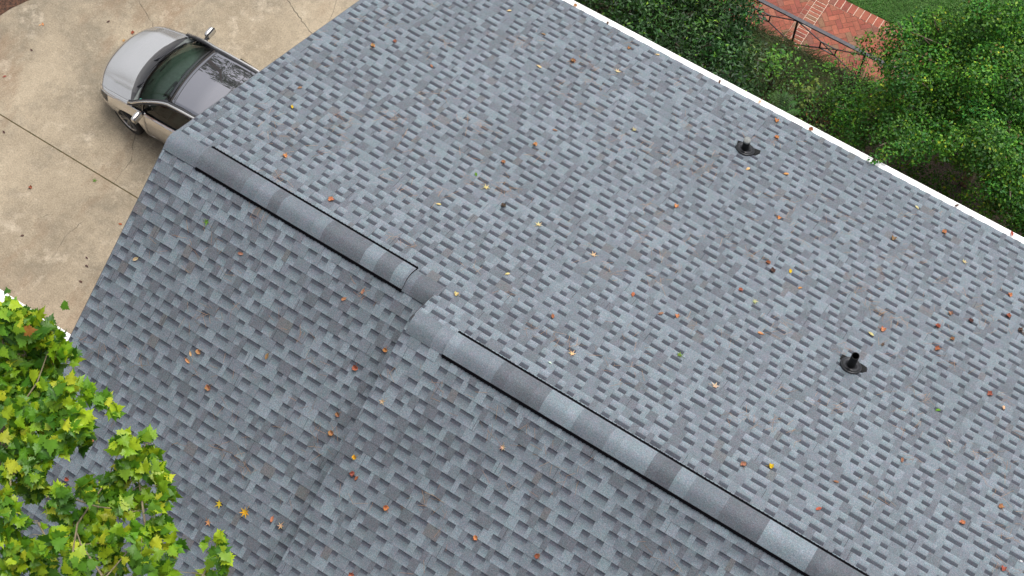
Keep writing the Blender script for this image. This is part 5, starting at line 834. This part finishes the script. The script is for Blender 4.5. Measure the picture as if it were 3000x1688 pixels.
tk = MB(); tk.tube([(0, 0, -.2), (.05, 0, 2.5), (-.05, .1, 5), (0, .2, 7.2), (.2, .3, 8.6)], [.24, .19, .16, .12, .06], 14)
for ex, ey, ez in ends: tk.tube([(0, .15, 6.0), ((ex + .3) * .5, (ey + 8.2) * .45 + .1, 7.4), (ex + .3, ey + 8.2, ez - G)], [.08, .05, .02], 8)
for l_ in (lim[2], lim[4], lim[6], lim[8], lim[9], lim[11]):
    p = l_[0]; q = min(ends, key=lambda e_: (e_[0] + .3 - p[0]) ** 2 + (e_[1] + 8.2 - p[1]) ** 2); tk.tube([(q[0] + .3, q[1] + 8.2, q[2] - G), p], [.022, .012], 6)
tk.build("trunk", M_bark, tree, smooth=True)
# tall tree beyond the drive (mirrored in the car roof)
bt = empty("tall_tree", (-10.3, 9.4, G)); tag(bt, "tall dark tree beyond the driveway, seen only as a reflection in the car roof", "tree")
rs = np.random.RandomState(23); C_, R_ = dome(rs, (-9.9, 10.6, 4.2), (3.0, 2.2, 3.0), 90, .5, .9, -1); P, N, K = clump_shell(rs, C_ - np.array([-10.3, 9.4, G]), R_, 70)
oval_leaves("crown", P, N, .24 * rs.uniform(.7, 1.3, len(P)), pick(rs, DG[:4], [1, 1, 1, 1], len(P)), M_hedge, bt, rs, .5)
m = MB(); m.tube([(0, 0, -.2), (.1, 0, 4), (.6, -.4, 8), (1.1, -.8, 12)], [.32, .26, .2, .08], 12); m.build("trunk", M_bark, bt, smooth=True)
for (tx, ty, tz, lab_) in ((-17.5, 3.5, R(130), "tall dark tree far left past the mulch bed, outside the view"), (-15.5, -5.5, R(40), "tall dark tree left of the low wall, outside the view")):
    c_ = bt.copy(); col.objects.link(c_); c_.location = (tx, ty, G - .1); c_.rotation_euler = (0, 0, tz); c_['label'] = lab_
    for ch in list(bt.children): k_ = ch.copy(); col.objects.link(k_); k_.parent = c_

# ---------------------------------------------------------------- fallen leaves, one object each
PALD = {'O': (lin(216, 152, 104), "orange"), 'B': (lin(168, 124, 96), "brown"), 'C': (lin(228, 200, 150), "cream"), 'Y': (lin(226, 184, 50), "yellow"), 'K': (lin(178, 128, 104), "pinkish tan"), 'G': (lin(104, 146, 50), "green"), 'P': (lin(186, 196, 130), "pale green"), 'R': (lin(182, 108, 84), "rust red"), 'D': (lin(104, 80, 72), "dark brown"), 'W': (lin(232, 236, 228), "white")}
LEAVES = "0.702,1.351,Y,o,F,855;0.705,2.96,O,c,F,1091;0.85,3.237,B,c,F,1155;2.527,4.16,C,o,F,1579;2.802,4.573,B,c,F,1677;3.362,4.83,C,s,F,1808;4.124,3.96,P,s,F,1857;3.305,2.831,O,c,F,1566;3.184,2.286,K,c,F,1473;3.054,1.886,G,o,F,1394;3.271,1.778,C,s,F,1423;4.097,1.675,C,s,F,1578;5.228,3.091,O,c,F,1980;6.348,3.804,O,c,F,2282;6.576,3.002,R,c,F,2249;6.677,2.912,D,c,F,2261;6.858,3.067,Y,o,F,2315;8.579,4.747,C,s,F,2824;8.172,5.07,O,c,F,2765;7.674,4.492,B,c,F,2616;7.703,5.261,C,o,F,2685;6.512,2.37,R,c,F,2169;6.73,2.324,P,s,F,2211;7.071,2.894,O,o,F,2343;8.164,2.952,O,c,F,2585;8.075,2.796,C,o,F,2551;8.693,3.461,R,c,F,2745;8.918,3.386,B,c,F,2788;8.826,3.114,R,c,F,2745;9.002,3.824,D,c,F,2842;9.363,4.239,R,c,F,2952;9.263,4.599,O,c,F,2957;8.745,3.771,K,c,F,2782;9.572,4.115,D,c,F,2988;8.255,2.736,D,o,F,2585;7.003,1.92,O,o,F,2227;4.857,1.688,C,s,F,1738;4.245,0.774,C,o,F,1487;3.971,0.136,C,c,F,1336;6.102,1.503,O,c,F,1982;5.937,1.419,B,o,F,1936;4.987,0.57,R,o,F,1619;5.444,0.247,C,s,F,1676;6.405,1.012,G,s,F,1990;5.318,-0.017,W,o,F,1611;5.536,1.46,R,o,F,1854;3.009,1.168,C,o,F,1285;3.606,1.652,D,c,F,1474;7.926,0.297,Y,c,F,2257;8.597,0.572,B,o,F,2449;8.581,0.133,R,o,F,2397;7.674,0.122,K,c,F,2176;6.936,0.878,C,s,F,2094;9.597,2.871,R,c,F,2898;9.801,2.801,C,o,F,2939;9.169,2.245,G,o,F,2747;9.437,1.914,W,o,F,2780;9.088,1.313,B,o,F,2642;10.242,1.434,B,c,F,2931;9.949,0.956,O,c,F,2817;10.659,0.908,W,s,F,2990;10.523,0.693,R,c,F,2937;1.487,3.173,B,o,F,1264;1.58,4.884,C,o,F,1492;2.202,4.786,B,o,F,1592;3.229,5.377,B,c,F,1842;3.597,5.544,C,o,F,1926;3.351,3.236,B,o,F,1625;5.502,5.48,O,c,F,2274;5.651,5.17,O,c,F,2274;5.627,4.35,C,o,F,2191;6.064,4.618,O,o,F,2303;0.55,1.69,B,o,F,879;1.189,0.617,O,c,F,835;2.037,0.394,O,c,F,970;1.568,-1.76,O,c,A,584;1.489,-1.827,C,o,A,560;1.494,-1.906,O,o,A,551;1.879,-2.025,B,c,A,612;2.347,-1.425,B,o,A,783;3.435,-1.545,B,c,A,991;3.469,-1.741,O,c,A,972;0.867,-3.161,O,c,A,275;0.794,-3.686,R,c,A,198;2.662,-2.999,Y,s,A,644;2.99,-2.926,Y,s,A,719;2.217,-3.421,K,c,A,503;2.649,-3.23,O,s,A,612;3.32,-2.83,O,o,A,798;3.451,-2.836,C,s,A,824;3.577,-0.734,O,c,A,1130;3.36,-1.046,R,c,A,1042;2.856,-0.513,O,o,A,1008;3.018,-0.349,K,o,A,1064;0.314,-1.287,C,o,A,398;0.918,-0.563,G,s,A,607;1.478,-0.662,K,o,A,706;3.947,-1.305,C,s,B,1121;3.964,-1.917,Y,c,B,1040;4.032,-2.067,R,c,B,1034;4.096,-2.087,R,o,B,1045;5.386,-1.066,C,s,B,1474;4.559,-2.173,O,c,B,1133;5.602,-1.948,O,c,B,1395;6.288,-1.781,R,c,B,1575;4.57,-2.928,R,c,B,1031;2.186,5.653,O,c,U,1685;2.725,5.649,D,o,U,1780;5.147,5.673,C,s,U,2225;5.948,5.659,R,c,U,2375;8.124,5.675,D,o,U,2802;8.918,5.691,R,o,U,2964;4.527,5.659,D,o,U,2108;-7.19,2.732,D,o,G,93;-6.427,3.945,D,o,G,318;-7.411,3.227,C,o,G,118;-7.38,3.265,O,o,G,126;-5.904,3.994,R,c,G,390;-5.937,3.775,O,s,G,363;-7.233,2.052,R,o,G,14;-6.497,1.178,D,o,G,12;-4.562,1.284,G,s,G,278;-5.398,0.59,R,c,G,90;-4.916,-0.19,D,o,G,66;-3.744,0.071,D,o,G,254;-3.647,-0.047,D,o,G,254;-3.543,-0.323,D,o,G,237;-3.669,0.87,R,o,G,353"
def fallen(kind, colr, rng, size):
    m = MB(); n = 14
    if kind == 's':                                   # star shaped, five to seven points
        k = rng.choice((5, 6, 7)); pts = []
        for i in range(k * 2):
            a = math.pi * 2 * i / (k * 2); r = (rng.uniform(.42, .6) if i % 2 == 0 else rng.uniform(.14, .22)) * size; pts.append((r * math.cos(a), r * math.sin(a), .012 + size * rng.uniform(.02, .22) * (i % 2 == 0)))
        for i in range(len(pts)): c = tuple(v * rng.uniform(.82, 1.15) for v in colr); m.poly([(0, 0, .008), pts[i], pts[(i + 1) % len(pts)]], c)
    elif kind == 'c':                                 # curled, crumpled cup
        R1 = size * .42
        g = [[None] * 9 for _ in range(9)]
        for i in range(9):
            for j in range(9):
                u, v = -1 + i / 4, -1 + j / 4; r = math.sqrt(u * u + v * v); f_ = 1 / max(1, r * .95) * rng.uniform(.85, 1.1)
                g[i][j] = (u * R1 * f_ * .85, v * R1 * f_, .006 + size * (.34 * u * u + .10 * abs(v) + rng.uniform(-.05, .05)))
        for i in range(8):
            for j in range(8): c = tuple(x * rng.uniform(.72, 1.22) for x in colr); m.poly([g[i][j], g[i + 1][j], g[i + 1][j + 1], g[i][j + 1]], c)
    else:
        pts = []
        for i in range(12): a = math.pi * 2 * i / 12; pts.append((size * .5 * math.cos(a), size * .26 * math.sin(a) * rng.uniform(.85, 1.1), .008 + abs(math.sin(a)) * size * .10))
        for i in range(12): m.poly([(0, 0, .006), pts[i], pts[(i + 1) % 12]], tuple(v * rng.uniform(.9, 1.1) for v in colr))
    m.bar((-size * .1, 0, .008), (-size * .75, size * rng.uniform(-.2, .2), .010), .003, .003, c=tuple(v * .7 for v in colr))
    return m
items = []
for rec in LEAVES.split(";"):
    x, y, c, k, t_, px = rec.split(","); items.append([float(x), float(y), c, k, t_, int(px)])
def where(x, y, t_):
    if t_ == 'U': return "in the white gutter"
    if t_ == 'G': return "on the concrete " + ("in front of the car" if -5.8 < x < -4.9 and 3.4 < y < 4.6 else "below the driveway joint" if y < 1.4 else "beyond the car" if x > -5.5 and y > 4.4 else "left of the car")
    if t_ in 'AB' and abs(y - (0 if t_ == 'A' else YB)) < .2: return "on the raised ridge vent"
    if t_ == 'F':
        if math.hypot(x - 5.43, y - 4.66) < .8: return "close to the upper vent pipe"
        if math.hypot(x - 8.07, y - 2.17) < .9: return "close to the lower vent pipe"
        if y > 4.7: return "inside the gutter, " + ("left of the upper pipe" if x < 5.4 else "right of the upper pipe")
        if y < .9: return "just above the " + ("first ridge vent" if x < 3.6 else "second ridge vent")
        if x < 1.6: return "near the roof edge over the car"
        if x > 8.3 and y > 2.6: return "between lower pipe and gutter"
        return "midway down the far slope's left part" if x < 4.4 and y > 2.6 else "above the gap between ridge vents" if x < 5.2 else "between the two pipes" if y > 2.6 else "left of the lower pipe" if x < 8 else "right of the lower pipe"
    if t_ == 'B': return "near slope, right of the seam"
    if x < 1.7 and y < -2.3: return "on the roof among the tree branches"
    return "near slope, " + ("below the first ridge vent" if y > -1.6 else "left of the seam" if x > 2.6 and y > -2.6 else "beside the overhanging tree" if y < -2.6 else "near the left edge")
KN = {'s': "star", 'c': "curled", 'o': "oval"}
cnt = {}
for it_ in items: it_.append(where(it_[0], it_[1], it_[4])); cnt.setdefault((it_[2], it_[3], it_[6]), []).append(it_)
ORD = ["leftmost", "second from left", "third from left", "fourth from left", "fifth from left", "sixth from left", "seventh from left", "eighth from left"]
for key, g in cnt.items():
    g.sort(key=lambda q: q[5])
    for i, q in enumerate(g):
        lab = "%s %s leaf %s" % (PALD[key[0]][1], KN[key[1]], key[2])
        if len(g) > 1: lab += ", " + ("rightmost" if i == len(g) - 1 else ORD[i] if i < 8 else "near the right")
        q.append(lab)
for i, (x, y, c, k, t_, px, wh, lab) in enumerate(items):
    rng = random.Random(100 + i); size = {'s': .088, 'c': .076, 'o': .068}[k] * rng.uniform(.85, 1.15) * (1.35 if (c in 'Y' and k == 's') else 1)
    if t_ == 'W': size *= .6
    if c == 'W': size *= .6
    if t_ == 'G' and k != 's': size *= .9
    colr = tuple(v * rng.uniform(.85, 1.12) for v in PALD[c][0])
    o = fallen(k, colr, rng, size).build("fallen_leaf", M_dry)
    if t_ == 'F': z = -y * TF; nv = Vector((0, sF, cF))
    elif t_ == 'A': z = y * TN; nv = Vector((0, -sN, cN))
    elif t_ == 'B': z = ZB + (y - YB) * TN; nv = Vector((0, -sN, cN))
    elif t_ == 'U': z = -2.462 ; nv = Vector((0, 0, 1))
    else: z = G; nv = Vector((0, 0, 1))
    if wh == "on the raised ridge vent": z += .035
    z += .010 if t_ in 'FAB' else .0
    o.location = (x, y, z); qr = nv.to_track_quat('Z', 'Y').to_matrix() @ Matrix.Rotation(rng.uniform(0, 6.28), 3, 'Z'); o.rotation_euler = qr.to_euler()
    tag(o, lab, "leaf", "dead leaves scattered over roof and driveway")
# pine needles lying on the shingles
rs = np.random.RandomState(77); n = 2600
side_ = rs.uniform(0, 1, n) < .62
cx = rs.uniform(.2, 13, 240); cd_ = rs.uniform(.2, 5.9, 240)
ci = rs.randint(0, 240, n); X = cx[ci] + rs.normal(0, .11, n); D = np.clip(cd_[ci] + rs.normal(0, .07, n), .2, 6.0)
a = rs.normal(.9, .9, n); L_ = rs.uniform(.03, .085, n); w_ = .0012
V = []
pts_ = np.zeros((n, 4, 3))
for i in range(n):
    if side_[i]: P = PF
    elif X[i] > XS: P = PNB
    else: P = PN
    if P is PNB and D[i] < .3: D[i] += .4
    dx, dd = math.cos(a[i]) * L_[i], math.sin(a[i]) * L_[i]; wx, wdd = -math.sin(a[i]) * w_, math.cos(a[i]) * w_; h = .013
    for j, (u, v) in enumerate(((-dx - wx, -dd - wdd), (dx - wx, dd - wdd), (dx + wx, dd + wdd), (-dx + wx, -dd + wdd))): pts_[i, j] = P(X[i] + u, D[i] + v, h)
o = np_mesh("pine_needles", pts_.reshape(-1, 3), np.arange(n * 4).reshape(n, 4), np.repeat(pick(rs, [lin(190, 150, 110), lin(170, 130, 100), lin(150, 118, 84)], [1, 1, 1], n), 4, 0), M_dry); tag(o, "tan pine needles scattered in small drifts over the roof shingles", "pine needles", kind="stuff")
for ob in col.objects:
    if ob.type == 'MESH' and ob.parent is None and 'label' not in ob.keys() and 'kind' not in ob.keys(): print("UNTAGGED", ob.name)
